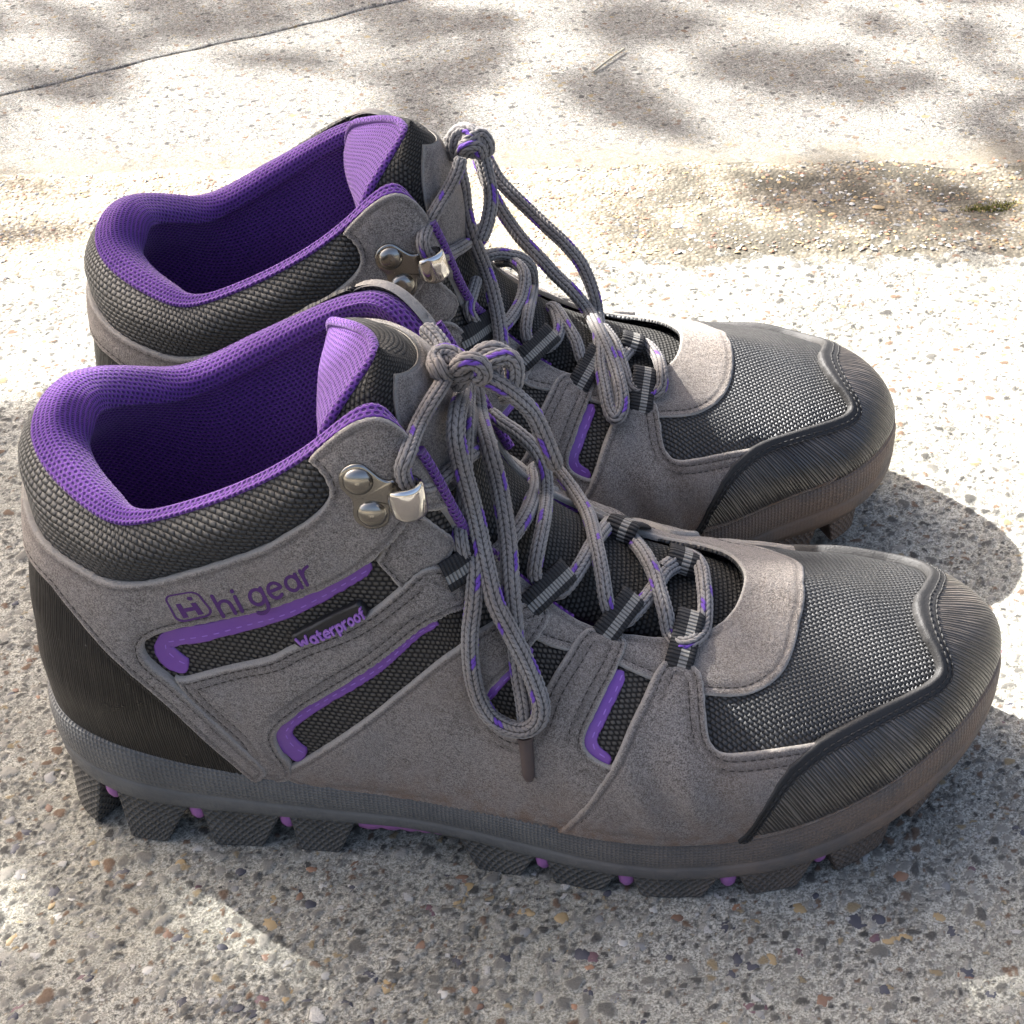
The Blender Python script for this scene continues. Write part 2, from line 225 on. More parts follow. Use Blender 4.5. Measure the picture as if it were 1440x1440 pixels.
143.27]], [[123.1, 1.33, 151.72], [125.14, -1.12, 151.56], [127.35, -4.1, 150.71], [129.14, -8.37, 149.9], [131.66, -11.2, 149.22]], [[131.9, -13.73, 149.22], [134.95, -15.58,
152.89], [137.87, -15.6, 152.46], [139.04, -15.36, 149.41], [136.75, -14.92, 147.05]]],
'aglet': [[146.78, -48.98, 58.36], [147.11, -49.93, 52.41], [147.27, -50.49, 43.2]]},
'far': {'lace': [[[188.45, -3.33, 71.34], [192.98, -3.5, 70.49], [195.89, -10.84, 70.13], [195.87, -22.22, 71.66], [195.3, -26.8, 68.63], [192.28, -28.71, 66.84], [188.36, -28.55,
67.65], [185.01, -27.49, 69.45], [183.47, -20.67, 72.57], [181.91, -9.22, 75.07], [178.75, 1.87, 75.4]], [[188.42, -3.52, 70.34], [183.8, -13.21, 71.88], [179.25, -20.89, 72.26],
[175.95, -21.3, 72.27], [172.34, -20.28, 73.31], [169.75, -19.12, 76.92], [168.42, -14.19, 80.76], [165.61, -6.74, 83.21], [163.24, 2.15, 83.5], [161.32, 5.13, 83.53]], [[161.45,
7.7, 81.98], [162.87, 0.66, 82.78], [163.36, -8.44, 83.09], [161.42, -15.08, 82.2], [157.17, -19.57, 82.42], [153.27, -21.34, 85.23], [151.71, -20.05, 89.39], [153.33, -10.82,
92.16], [156.11, 16.63, 83.82], [155.98, 16.56, 91.59], [153.04, 15.53, 96.5], [149.03, 13.93, 99.07], [144.79, 12.77, 100.61], [140.48, 10.74, 101.04]], [[144.71, 19.86, 93.4],
[149.8, 12.36, 97.2], [153.07, 4.09, 96.8], [151.12, -5.71, 92.77], [145.5, -20.92, 93.66], [140.34, -26.73, 95.05], [136.05, -29.03, 99.45], [133.76, -30.06, 105.42], [135.48,
-23.11, 107.54], [137.14, -18.09, 109.59]], [[140.69, 2.8, 116.86], [137.02, -0.88, 115.31], [133.54, -18.83, 122.14], [129.54, -25.94, 123.93], [125.59, -37.07, 128.53], [122.67,
-40.79, 132.28], [121.82, -40.48, 136.9], [123.68, -33.07, 137.92], [126.59, -31.46, 142.23], [130.09, -26.32, 145.12], [133.24, -24.99, 149.99], [135.32, -23.63, 154.88]]],
'bow': [[[136.5, 5.93, 146.52], [134.76, 2.56, 145.38], [134.07, -0.37, 140.13], [134.89, -3.67, 134.43], [135.18, -7.64, 127.86], [136.78, -12.84, 121.33], [139.67, -13.72,
111.48], [141.88, -21.43, 105.49], [143.15, -28.42, 98.45], [143.33, -36.7, 93.18], [143.14, -39.81, 88.63], [141.63, -42.4, 83.84]], [[140.17, 48.17, 125.05], [140.73, 43.92,
121.28], [142.77, 38.84, 114.93], [146.01, 33.7, 108.51], [149.63, 30.33, 102.74], [153.74, 26.34, 97.78], [159.28, 22.13, 92.55], [164.63, 18.8, 86.83], [169.99, 15.05, 82.17],
[175.28, 10.96, 75.48], [177.55, -10.99, 78.77], [179.88, -22.17, 76.35], [181.07, -32.4, 73.64], [181.01, -38.92, 70.37], [178.83, -42.12, 68.1], [177.07, -39.55, 69.23], [176.24,
-32.51, 72.78], [175.88, -22.67, 75.38], [176.53, -11.66, 77.63], [178.02, 12.33, 72.72], [176.94, 17.12, 80.37], [173.65, 21.45, 88.98], [168.35, 25.38, 95.46], [162.48, 28.43,
100.8], [157.35, 32.02, 105.25], [151.75, 35.05, 110.55], [147.55, 38.28, 114.56], [144.81, 41.59, 118.68], [142.78, 45.62, 122.14], [141.62, 48.85, 124.61]], [[140.75, -6.52,
150.88], [142.34, -10.43, 144.41], [143.43, -15, 137.08], [142.01, -17.88, 130.25], [139.35, -20.92, 124.77]]],
'knot': [[[133.88, -10.41, 147.43], [132.94, -11.41, 152.42], [133.64, -11.12, 155.92], [136.32, -11.1, 157.54], [139.16, -13.23, 156.48], [139.76, -13.59, 152.92], [137.47, -12.1,
150.07]], [[135.51, -13.36, 153.14], [138.25, -13.72, 155.86], [141.31, -12.18, 156.27], [143.26, -12.08, 153.31], [143.04, -11.51, 149.34]], [[131.73, -8.73, 152.64], [134.98,
-10.66, 156.52], [138.01, -11.2, 157.45], [140.8, -12.05, 154.87]], [[134.62, -11.58, 149.11], [137.01, -15.12, 154.09], [140.19, -14.39, 153.49], [141.25, -13.75, 149.63]]],
'aglet': None}},
'loops': {'near': [[[129.93, -36.34, 103.82], [133.81, -27.41, 103.63], [5.03, 2.24, -9.14], [0.12, -0.76, 0.64]], [[148.65, -27.76, 85.66], [154.43, -16.94, 84.71], [6.84, -0.45,
-5.49], [0.07, -0.75, 0.66]], [[167.86, -25.83, 74.03], [172.42, -15.78, 74.2], [7.48, -1.62, -4.57], [0.03, -0.74, 0.67]], [[187.02, -29.68, 67.02], [189.26, -16.64, 67.89], [9.2,
-0.99, -2.32], [-0.01, -0.73, 0.69]], [[188.9, 13.72, 68.17], [187.78, 4.86, 69.83], [10.95, 3.29, -3.75], [-0.02, -0.77, 0.64]], [[174.85, 25.73, 67.83], [170.81, 12.85, 75.11],
[6.01, -16.45, 5.26], [0.01, -0.78, 0.63]]],
'far': [[[132.39, -35.92, 98.07], [139.23, -21.36, 95.26], [5.32, 1.19, -9.49], [0.01, -0.85, 0.53]], [[150.54, -27.46, 83.98], [157.47, -15.57, 82.86], [6.85, -2.09, -6.26],
[-0.02, -0.84, 0.54]], [[168.5, -26.89, 73.02], [173.75, -15.31, 73.57], [7.92, -3.12, -4.15], [-0.06, -0.83, 0.56]], [[187.42, -32.52, 64.84], [189.44, -21.32, 68.3], [9.55,
-1.29, -2.77], [-0.09, -0.82, 0.57]], [[189.21, 3.52, 69.24], [187.26, -5.32, 69.89], [9.36, 1.64, -2.98], [-0.09, -0.84, 0.53]]]}}
# ------------------------------------------------------------------ mesh helpers (all lengths in mm)
def mesh(name,V,faces,mat,parent=None,uv=None,attrs=None,smooth=True,origin=(0,0,0),kind=None):
    V=np.asarray(V,float)-np.asarray(origin,float);me=bpy.data.meshes.new(name)
    if isinstance(faces,np.ndarray): faces=[faces]
    faces=[np.asarray(f,int) for f in faces if len(f)]
    nf=sum(len(f) for f in faces);lp=np.concatenate([f.ravel() for f in faces]);sz=np.concatenate([np.full(len(f),f.shape[1]) for f in faces])
    me.vertices.add(len(V));me.vertices.foreach_set('co',(V*.001).ravel())
    me.loops.add(len(lp));me.loops.foreach_set('vertex_index',lp)
    me.polygons.add(nf);me.polygons.foreach_set('loop_start',np.concatenate([[0],np.cumsum(sz)[:-1]]));me.polygons.foreach_set('loop_total',sz)
    me.polygons.foreach_set('use_smooth',np.full(nf,smooth))
    if uv is not None:
        u=me.uv_layers.new(name='UVMap');u.data.foreach_set('uv',np.asarray(uv,float)[lp].ravel())
    for k,a in (attrs or {}).items():
        at=me.attributes.new(k,'FLOAT','POINT');at.data.foreach_set('value',np.asarray(a,float))
    me.update(calc_edges=True);me.validate()
    if mat: me.materials.append(mat)
    o=bpy.data.objects.new(name,me);COL.objects.link(o);o.parent=parent
    if kind: o['kind']=kind
    return o
def grid_faces(n,m,wrap_n=False,wrap_m=False):
    i=np.arange(n if wrap_n else n-1);j=np.arange(m if wrap_m else m-1)
    I,J=np.meshgrid(i,j,indexing='ij');I2=(I+1)%n;J2=(J+1)%m
    return np.stack([I*m+J,I2*m+J,I2*m+J2,I*m+J2],-1).reshape(-1,4)
def chaikin(p,n=2,closed=True):
    p=np.asarray(p,float)
    for _ in range(n):
        q=np.roll(p,-1,0) if closed else p[1:];a=p if closed else p[:-1]
        r=np.empty((2*len(a),p.shape[1]));r[0::2]=a*.75+q*.25;r[1::2]=a*.25+q*.75
        if not closed: r=np.concatenate([p[:1],r,p[-1:]])
        p=r
    return p
def resample(p,step,closed=False):
    p=np.asarray(p,float)
    if closed: p=np.concatenate([p,p[:1]])
    d=np.r_[0,np.cumsum(np.linalg.norm(np.diff(p,axis=0),axis=1))];n=max(int(round(d[-1]/step)),2)
    t=np.linspace(0,d[-1],n+1);q=np.stack([np.interp(t,d,p[:,k]) for k in range(p.shape[1])],1)
    return q[:-1] if closed else q
def catmull(p,step):
    p=np.asarray(p,float);q=np.concatenate([2*p[:1]-p[1:2],p,2*p[-1:]-p[-2:-1]]);out=[]
    for i in range(len(p)-1):
        a,b,c,d=q[i:i+4];t=np.linspace(0,1,14,endpoint=False)[:,None]
        out.append(.5*(2*b+(c-a)*t+(2*a-5*b+4*c-d)*t*t+(3*b-a-3*c+d)*t**3))
    return resample(np.concatenate(out+[p[-1:]]),step)
def inside(pt,poly):
    x,y=pt[:,0],pt[:,1];c=np.zeros(len(pt),bool);a=poly;b=np.roll(poly,-1,0)
    for (x0,y0),(x1,y1) in zip(a,b):
        m=((y0>y)!=(y1>y))
        if m.any():
            with np.errstate(divide='ignore',invalid='ignore'): c^=m&(x<(x1-x0)*(y-y0)/(y1-y0)+x0)
    return c
def mind(A,B,ch=1500):
    o=np.empty(len(A))
    for i in range(0,len(A),ch): o[i:i+ch]=np.sqrt(((A[i:i+ch,None]-B[None])**2).sum(-1).min(1))
    return o
class Acc:
    """collects many small solids into one mesh"""
    def __init__(s): s.V=[];s.F=[];s.n=0
    def add(s,V,F): s.V.append(V);s.F.append(np.asarray(F)+s.n);s.n+=len(V)
    def build(s,name,mat,parent,**k):
        if not s.V: return None
        return mesh(name,np.concatenate(s.V),[np.concatenate(s.F)],mat,parent,**k)
CAPF=grid_faces(4,5,False,True)
def stitch_seg(acc,a,b,up,r=.19):
    t=b-a;L=np.linalg.norm(t);
    if L<.3: return
    t/=L;w=np.cross(t,up);w/=np.linalg.norm(w)+1e-9;u2=np.cross(w,t);ang=np.arange(5)*2*np.pi/5
    V=[]
    for s,k,h in ((0,.45,-.22),(.25,1,-.02),(.75,1,-.02),(1,.45,-.22)):
        V.append(a+t*L*s+up*h+(np.cos(ang)[:,None]*w+np.sin(ang)[:,None]*u2*.8)*r*k)
    acc.add(np.concatenate(V),CAPF)
# ------------------------------------------------------------------ node helpers
class NB:
    def __init__(s,name):
        s.m=bpy.data.materials.new(name);s.m.use_nodes=True;s.t=s.m.node_tree;s.b=s.t.nodes['Principled BSDF']
    def n(s,ty,**k):
        x=s.t.nodes.new(ty)
        for a,v in k.items(): setattr(x,a,v)
        return x
    def l(s,a,b): s.t.links.new(a,b)
    def put(s,sock,v):
        if hasattr(v,'is_linked') or isinstance(v,bpy.types.NodeSocket): s.l(v,sock)
        else: sock.default_value=v
    def math(s,op,a,b=0,c=None):
        x=s.n('ShaderNodeMath',operation=op);s.put(x.inputs[0],a);s.put(x.inputs[1],b)
        if c is not None: s.put(x.inputs[2],c)
        return x.outputs[0]
    def ramp(s,f,a,b,lo=0,hi=1):
        x=s.n('ShaderNodeMapRange',clamp=True,interpolation_type='SMOOTHSTEP');s.put(x.inputs[0],f)
        for i,v in enumerate((a,b,lo,hi)): s.put(x.inputs[i+1],v)
        return x.outputs[0]
    def mix(s,f,a,b,mode='MIX'):
        x=s.n('ShaderNodeMix',data_type='RGBA',blend_type=mode);s.put(x.inputs[0],f)
        for i,v in ((6,a),(7,b)): s.put(x.inputs[i],v if not isinstance(v,tuple) else (*v,1))
        return x.outputs[2]
    def obj(s): return s.n('ShaderNodeTexCoord').outputs['Object']
    def uv(s):
        o=s.n('ShaderNodeTexCoord').outputs['UV'];x=s.n('ShaderNodeSeparateXYZ');s.l(o,x.inputs[0]);return o,x.outputs[0],x.outputs[1]
    def noise(s,vec,scale,det=3,rough=.55,w=None):
        x=s.n('ShaderNodeTexNoise');s.l(vec,x.inputs['Vector']);x.inputs['Scale'].default_value=scale;x.inputs['Detail'].default_value=det;x.inputs['Roughness'].default_value=rough
        return x.outputs[0]
    def vor(s,vec,scale,feat='F1',rnd=1):
        x=s.n('ShaderNodeTexVoronoi',feature=feat);s.l(vec,x.inputs['Vector']);x.inputs['Scale'].default_value=scale;x.inputs['Randomness'].default_value=rnd;return x
    def attr(s,name): return s.n('ShaderNodeAttribute',attribute_name=name).outputs['Fac']
    def scale(s,vec,v):
        x=s.n('ShaderNodeVectorMath',operation='MULTIPLY');s.l(vec,x.inputs[0]);x.inputs[1].default_value=v;return x.outputs[0]
    def bump(s,h,dist,strength=1,prev=None):
        x=s.n('ShaderNodeBump');s.put(x.inputs['Height'],h);x.inputs['Distance'].default_value=dist*.001;x.inputs['Strength'].default_value=strength
        if prev is not None: s.l(prev,x.inputs['Normal'])
        return x.outputs[0]
    def done(s,col,rough,normal=None,spec=.5,metal=0,sheen=0,sheencol=None):
        b=s.b;s.put(b.inputs['Base Color'],col if not isinstance(col,tuple) else (*col,1));s.put(b.inputs['Roughness'],rough)
        b.inputs['Specular IOR Level'].default_value=spec;b.inputs['Metallic'].default_value=metal
        if sheen: b.inputs['Sheen Weight'].default_value=sheen;b.inputs['Sheen Roughness'].default_value=.45
        if sheencol: b.inputs['Sheen Tint'].default_value=(*sheencol,1)
        if normal is not None: s.l(normal,b.inputs['Normal'])
        return s.m
def weave(nb,px,py,wob=.12,jitter=True):
    """staggered woven cells from the surface coordinates in mm; returns height 0..1 and cell random"""
    o,U,V=nb.uv()
    nz=nb.noise(o,.35,2)
    U=nb.math('ADD',U,nb.math('MULTIPLY',nb.math('SUBTRACT',nz,.5),wob*6));V=nb.math('ADD',V,nb.math('MULTIPLY',nb.math('SUBTRACT',nz,.5),wob*4))
    y=nb.math('DIVIDE',V,py);row=nb.math('FLOOR',y);fy=nb.math('FRACT',y)
    x=nb.math('ADD',nb.math('DIVIDE',U,px),nb.math('MULTIPLY',nb.math('FLOORED_MODULO',row,2),.5));fx=nb.math('FRACT',x)
    def hump(f):
        a=nb.math('SUBTRACT',nb.math('MULTIPLY',f,2),1);return nb.math('SUBTRACT',1,nb.math('MULTIPLY',a,a))
    h=nb.math('MULTIPLY',hump(fx),hump(fy));h=nb.math('POWER',h,.6)
    cv=nb.n('ShaderNodeCombineXYZ');nb.l(nb.math('FLOOR',x),cv.inputs[0]);nb.l(row,cv.inputs[1])
    wn=nb.n('ShaderNodeTexWhiteNoise');nb.l(cv.outputs[0],wn.inputs['Vector'])
    return h,wn.outputs[0],o,U,V
M={}
def suede():
    nb=NB('suede');o=nb.obj();f=nb.noise(o,2600,4,.7);g=nb.noise(o,900,3,.6);l=nb.noise(o,28,4,.6);b=nb.noise(o,110,3,.6)
    fc=nb.ramp(nb.math('ADD',nb.math('MULTIPLY',f,.78),nb.math('MULTIPLY',g,.22)),.37,.63);c=nb.mix(fc,(.082,.071,.061),(.385,.342,.298));c=nb.mix(nb.ramp(l,.4,.75,0,.4),c,(.20,.155,.118));c=nb.mix(nb.ramp(b,.4,.7,0,.2),c,(.29,.28,.27))
    # pale raw cut edge
    e=nb.attr('edge');c=nb.mix(nb.ramp(e,.1,.9,.8,0),c,(.44,.41,.36));c=nb.mix(nb.attr('groove'),c,(.06,.05,.045))
    d=nb.attr('dirt');c=nb.mix(nb.math('MULTIPLY',d,nb.ramp(nb.noise(o,160,4,.7),.35,.65,.3,1)),c,(.17,.105,.065))
    n=nb.bump(nb.math('ADD',nb.math('MULTIPLY',f,.7),nb.math('MULTIPLY',g,.6)),.8,1)
    return nb.done(c,.95,n,.1,sheen=.3,sheencol=(.85,.8,.75))
def weave_mat(name,px,py,lo,hi,rough,dist,spec=.5,wob=.12,tint=None):
    nb=NB(name);h,r,o,U,V=weave(nb,px,py,wob)
    c=nb.mix(nb.ramp(h,.42,.97),lo,hi);c=nb.mix(nb.math('MULTIPLY',r,.45),c,tuple(x*.45 for x in hi))  # specular dots on the cell tops put into the colour, gaps near black
    fib=nb.noise(nb.scale(o,(9,2.2,1)),2.0,2)
    n=nb.bump(nb.math('ADD',h,nb.math('MULTIPLY',fib,.22)),dist,1)
    nb2=nb.math('ADD',rough,nb.math('MULTIPLY',r,.12))
    return nb.done(c,nb2,n,spec)
def knit():
    nb=NB('purple_knit');h,r,o,U,V=weave(nb,1.65,1.35,.18)
    g=nb.noise(nb.obj(),1700,3);lg=nb.noise(nb.obj(),55,3)
    hole=nb.ramp(h,.55,.93)
    c=nb.mix(nb.math('MULTIPLY',g,.8),(.100,.032,.205),(.190,.070,.330));c=nb.mix(nb.ramp(lg,.35,.7,0,.3),c,(.13,.045,.27));c=nb.mix(nb.math('MULTIPLY',hole,.9),c,(.030,.008,.075))
    hh=nb.math('SUBTRACT',nb.math('MULTIPLY',g,.5),hole)
    return nb.done(c,.88,nb.bump(hh,.42,1),.18,sheen=.4,sheencol=(.85,.7,1))
def ribbed(name,pitch,base,dust,dist,spec):
    nb=NB(name);o,U,V=nb.uv();ob=nb.obj()
    cx=nb.n('ShaderNodeCombineXYZ');nb.l(nb.math('DIVIDE',U,pitch),cx.inputs[0]);nb.l(nb.math('DIVIDE',V,22),cx.inputs[1])
    n1=nb.noise(cx.outputs[0],.9,2,.5);w=nb.math('SINE',nb.math('ADD',nb.math('MULTIPLY',U,2*math.pi/pitch),nb.math('MULTIPLY',n1,9)))
    n2=nb.noise(cx.outputs[0],2.2,3,.7)
    h=nb.math('ADD',nb.math('MULTIPLY',w,.5),nb.math('MULTIPLY',n2,.9))
    dz=nb.noise(ob,60,4,.6)
    c=nb.mix(nb.ramp(h,-.3,1.0),tuple(x*.45 for x in base),base);c=nb.mix(nb.math('MULTIPLY',nb.ramp(h,.2,1.1),nb.ramp(dz,.3,.7,.25,.95)),c,dust)
    fl=nb.ramp(nb.noise(ob,900,2),.72,.8);c=nb.mix(nb.math('MULTIPLY',fl,.5),c,(.35,.33,.3))
    return nb.done(c,nb.ramp(dz,.3,.7,.27,.45),nb.bump(h,dist,.9),spec)
def rubber(name,base,dust,cell,dist,diag=True):
    nb=NB(name);o,U,V=nb.uv();ob=nb.obj()
    a=nb.math('SINE',nb.math('MULTIPLY',nb.math('ADD',U,V) if diag else U,2*math.pi/cell));b=nb.math('SINE',nb.math('MULTIPLY',nb.math('SUBTRACT',U,V) if diag else V,2*math.pi/cell))
    h=nb.math('ABSOLUTE',nb.math('MULTIPLY',a,b));tx=nb.attr('tex');h=nb.math('MULTIPLY',h,tx)
    d=nb.noise(ob,70,5,.65);f=nb.noise(ob,700,3,.7)
    c=nb.mix(nb.ramp(d,.3,.7,0,.7),base,dust);c=nb.mix(nb.math('MULTIPLY',f,.35),c,tuple(x*1.7 for x in dust))
    c=nb.mix(nb.math('MULTIPLY',nb.attr('dirt'),nb.ramp(d,.3,.6,.35,1)),c,(.205,.13,.085))
    h2=nb.math('ADD',nb.math('MULTIPLY',h,.5),nb.math('MULTIPLY',f,.35))
    return nb.done(c,nb.ramp(f,.3,.7,.5,.75),nb.bump(h2,dist,.9),.4)
def plain(name,col,rough,spec=.5,metal=0,nscale=900,ndist=.1,var=.25):
    nb=NB(name);o=nb.obj();f=nb.noise(o,nscale,3,.6);g=nb.noise(o,90,3)
    c=nb.mix(nb.math('MULTIPLY',nb.math('ADD',f,g),.5),tuple(x*(1-var) for x in col),tuple(min(1,x*(1+var)) for x in col))
    return nb.done(c,rough,nb.bump(f,ndist,.6),spec,metal)
def webbing():
    nb=NB('webbing');o,U,V=nb.uv();st=nb.math('LESS_THAN',nb.math('ABSOLUTE',nb.math('ADD',U,-.8)),1.15)
    r=nb.math('ABSOLUTE',nb.math('SINE',nb.math('MULTIPLY',V,math.pi/1.05)));f=nb.noise(nb.obj(),1500,3)
    c=nb.mix(st,(.017,.017,.018),(.33,.315,.28));c=nb.mix(nb.math('MULTIPLY',f,.5),c,(.06,.055,.05));c=nb.mix(nb.ramp(r,.15,.6,.7,0),c,(.008,.008,.008))
    return nb.done(c,.75,nb.bump(nb.math('ADD',r,nb.math('MULTIPLY',f,.3)),.5,1),.35)
def lace_mat():
    nb=NB('lace');a=nb.attr('fleck');h=nb.attr('hgt');o=nb.obj();f=nb.noise(o,2200,3,.6);g=nb.noise(o,45,3);t=nb.attr('tone')
    c=nb.mix(f,(.15,.14,.13),(.37,.348,.322));c=nb.mix(nb.ramp(g,.4,.65,0,.5),c,(.20,.155,.12));c=nb.mix(nb.math('MULTIPLY',t,.35),c,(.10,.10,.11))
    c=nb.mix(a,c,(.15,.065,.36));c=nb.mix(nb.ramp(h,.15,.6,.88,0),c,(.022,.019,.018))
    return nb.done(c,.8,nb.bump(f,.18,.6),.25,sheen=.2)
def concrete():
    nb=NB('concrete');o=nb.obj()
    def warp(sc,amt):
        wz=nb.n('ShaderNodeTexNoise');nb.l(o,wz.inputs['Vector']);wz.inputs['Scale'].default_value=sc;wz.inputs['Detail'].default_value=4;wz.inputs['Roughness'].default_value=.7
        wv=nb.n('ShaderNodeVectorMath',operation='MULTIPLY_ADD');nb.l(wz.outputs['Color'],wv.inputs[0]);wv.inputs[1].default_value=(amt,amt,amt);nb.l(o,wv.inputs[2]);return wv.outputs[0]
    o2=warp(520,.0052);o3=warp(300,.0035)
    L=nb.noise(o,7,4,.6);Mn=nb.noise(o,60,5,.7);f=nb.noise(o,1300,5,.75);f2=nb.noise(o,3600,3,.7)
    def cells(vec,sc,lo,hi):
        v=nb.vor(vec,sc);e=nb.vor(vec,sc,'DISTANCE_TO_EDGE');r=nb.n('ShaderNodeSeparateColor');nb.l(v.outputs['Color'],r.inputs[0])
        g=nb.mix(nb.math('POWER',r.outputs[0],1.3),lo,hi);g=nb.mix(nb.math('LESS_THAN',r.outputs[1],.13),g,(.19,.115,.07));g=nb.mix(nb.math('GREATER_THAN',r.outputs[1],.90),g,(.34,.26,.13));g=nb.mix(nb.math('LESS_THAN',nb.math('ABSOLUTE',nb.math('SUBTRACT',r.outputs[1],.5)),.03),g,(.62,.60,.55))
        return g,e.outputs['Distance'],r.outputs[2]
    g1,e1,r1=cells(o2,640,(.028,.028,.027),(.30,.29,.262))
    g2,e2,r2=cells(o3,300,(.045,.044,.044),(.33,.315,.29))
    cem=nb.mix(nb.ramp(f,.38,.62),(.15,.146,.132),(.62,.605,.55))
    k1=nb.math('MULTIPLY',nb.ramp(e1,.06,.26),nb.math('LESS_THAN',r1,.88))
    c=nb.mix(k1,cem,g1)
    k2=nb.math('MULTIPLY',nb.ramp(e2,.06,.16),nb.math('LESS_THAN',r2,.16));c=nb.mix(k2,c,g2)
    pit=nb.math('MULTIPLY',nb.ramp(f,.42,.32),.85);c=nb.mix(pit,c,(.035,.033,.030))
    c=nb.mix(nb.math('MULTIPLY',nb.ramp(f2,.45,.7),.35),c,(.55,.53,.48));c=nb.mix(nb.ramp(Mn,.5,.7,0,.3),c,(.13,.127,.118));c=nb.mix(nb.ramp(L,.4,.66,0,.25),c,(.21,.20,.18))
    # sandy film trodden out of the joint
    sx=nb.n('ShaderNodeSeparateXYZ');nb.l(o,sx.inputs[0]);dj=nb.math('ABSOLUTE',nb.math('SUBTRACT',sx.outputs[1],.350));dj=nb.math('ADD',dj,nb.math('MULTIPLY',nb.math('SUBTRACT',Mn,.5),.09))
    c=nb.mix(nb.math('MULTIPLY',nb.ramp(dj,.030,.085,.85,0),nb.ramp(f,.3,.6,.5,1)),c,(.36,.315,.235))
    h=nb.math('ADD',nb.math('MULTIPLY',f,.8),nb.math('ADD',nb.math('MULTIPLY',nb.ramp(e1,0,.2),.35),nb.math('MULTIPLY',Mn,1.6)))
    return nb.done(c,.93,nb.bump(h,1.6,1),.2)
def worn_concrete():
    nb=NB('worn_concrete');o=nb.obj();tone=nb.attr('tone');hue=nb.attr('hue');gm=nb.attr('grain');pit=nb.attr('pit')
    f=nb.noise(o,1500,5,.75);f2=nb.noise(o,3800,3,.7);Mn=nb.noise(o,45,5,.65);L=nb.noise(o,9,4,.6)
    g=nb.mix(nb.math('POWER',tone,1.4),(.032,.031,.030),(.37,.35,.30))
    g=nb.mix(nb.math('LESS_THAN',hue,.13),g,(.14,.085,.052));g=nb.mix(nb.math('GREATER_THAN',hue,.92),g,(.27,.205,.11));g=nb.mix(nb.math('LESS_THAN',nb.math('ABSOLUTE',nb.math('SUBTRACT',hue,.5)),.02),g,(.50,.48,.44))
    g=nb.mix(nb.math('MULTIPLY',nb.ramp(f2,.4,.7),.3),g,(.20,.19,.17))
    cem=nb.mix(nb.ramp(f,.36,.64),(.16,.152,.125),(.64,.618,.53));cem=nb.mix(nb.ramp(L,.42,.66,0,.4),cem,(.26,.25,.19))
    c=nb.mix(gm,cem,g);c=nb.mix(nb.math('MULTIPLY',pit,.75),c,(.045,.040,.033));c=nb.mix(nb.ramp(Mn,.5,.72,0,.35),c,(.13,.125,.105))
    h=nb.math('ADD',nb.math('MULTIPLY',f,.8),nb.math('MULTIPLY',f2,.4))
    return nb.done(c,.93,nb.bump(h,.7,1),.2)
def sandfill():
    nb=NB('sand');o=nb.obj();v=nb.vor(o,600);r=nb.n('ShaderNodeSeparateColor');nb.l(v.outputs['Color'],r.inputs[0]);g=nb.noise(o,30,4,.6)
    c=nb.mix(r.outputs[0],(.20,.17,.12),(.58,.52,.41));c=nb.mix(nb.ramp(v.outputs['Distance'],.3,.7,0,.6),c,(.15,.13,.095));sx=nb.n('ShaderNodeSeparateXYZ');nb.l(o,sx.inputs[0]);c=nb.mix(nb.math('MULTIPLY',nb.ramp(sx.outputs[0],.11,.21,.25,.95),nb.ramp(g,.36,.58,.4,1)),c,(.075,.068,.052))
    return nb.done(c,.95,nb.bump(nb.math('SUBTRACT',1,v.outputs['Distance']),.7,.8),.2)
def stone(name,a,b):
    nb=NB(name);o=nb.obj();f=nb.noise(o,500,4,.6);g=nb.noise(o,120,3)
    c=nb.mix(f,a,b);return nb.done(c,nb.ramp(g,.3,.7,.45,.8),nb.bump(nb.math('ADD',f,nb.math('MULTIPLY',g,2)),.35,.7),.4)
M['suede']=suede()
M['collar']=weave_mat('ballistic_mesh',1.95,1.45,(.003,.003,.003),(.052,.053,.051),.34,.9,.6)
M['tonguemesh']=weave_mat('tongue_mesh',1.6,1.3,(.004,.0038,.0035),(.068,.065,.058),.68,.75,.3)
M['window']=weave_mat('window_mesh',1.75,1.45,(.005,.0045,.004),(.125,.112,.094),.6,.8,.35,.1)
M['vamp']=weave_mat('vamp_mesh',1.5,1.15,(.004,.004,.0042),(.050,.050,.049),.36,.6,.5,.12)
M['knit']=knit()
M['cap']=ribbed('ribbed_toe_rubber',.9,(.030,.025,.022),(.175,.145,.118),.42,.75)
M['counter']=ribbed('ribbed_heel_rubber',.62,(.014,.0125,.011),(.026,.023,.020),.22,.35)
M['rim']=plain('black_edge_tape',(.019,.018,.017),.6,.4,0,1600,.35,.5)
M['sole']=rubber('sole_rubber',(.060,.062,.062),(.125,.122,.112),2.4,.7,False)
M['lug']=rubber('lug_rubber',(.036,.036,.033),(.085,.080,.070),5.2,1.3)
M['purple']=plain('purple_rubber',(.17,.062,.30),.36,.5,0,700,.06,.12)
M['mauve']=plain('mauve_rubber',(.30,.115,.30),.5,.5,0,500,.15,.25)
M['tag']=plain('black_tag_rubber',(.013,.013,.014),.42,.5,0,900,.05,.2)
M['print']=plain('purple_print',(.085,.035,.125),.85,.15,0,2200,.2,.4)
M['tagtext']=plain('purple_tag_text',(.30,.14,.46),.5,.4,0,900,.05,.1)
M['thread']=plain('dark_thread',(.050,.043,.037),.85,.2,0,2000,.1,.4)
M['pthread']=plain('purple_thread',(.33,.17,.55),.6,.3,0,2000,.05,.2)
M['web']=webbing();M['lace']=lace_mat()
M['plate']=plain('gunmetal',(.30,.285,.255),.22,.5,1,800,.03,.15)
M['chrome']=plain('polished_metal',(.62,.60,.57),.09,.5,1,300,.01,.06)
M['aglet']=plain('brown_aglet',(.085,.062,.055),.45,.5,0,500,.08,.2)
M['insole']=plain('dark_insole',(.02,.012,.04),.95,.1)
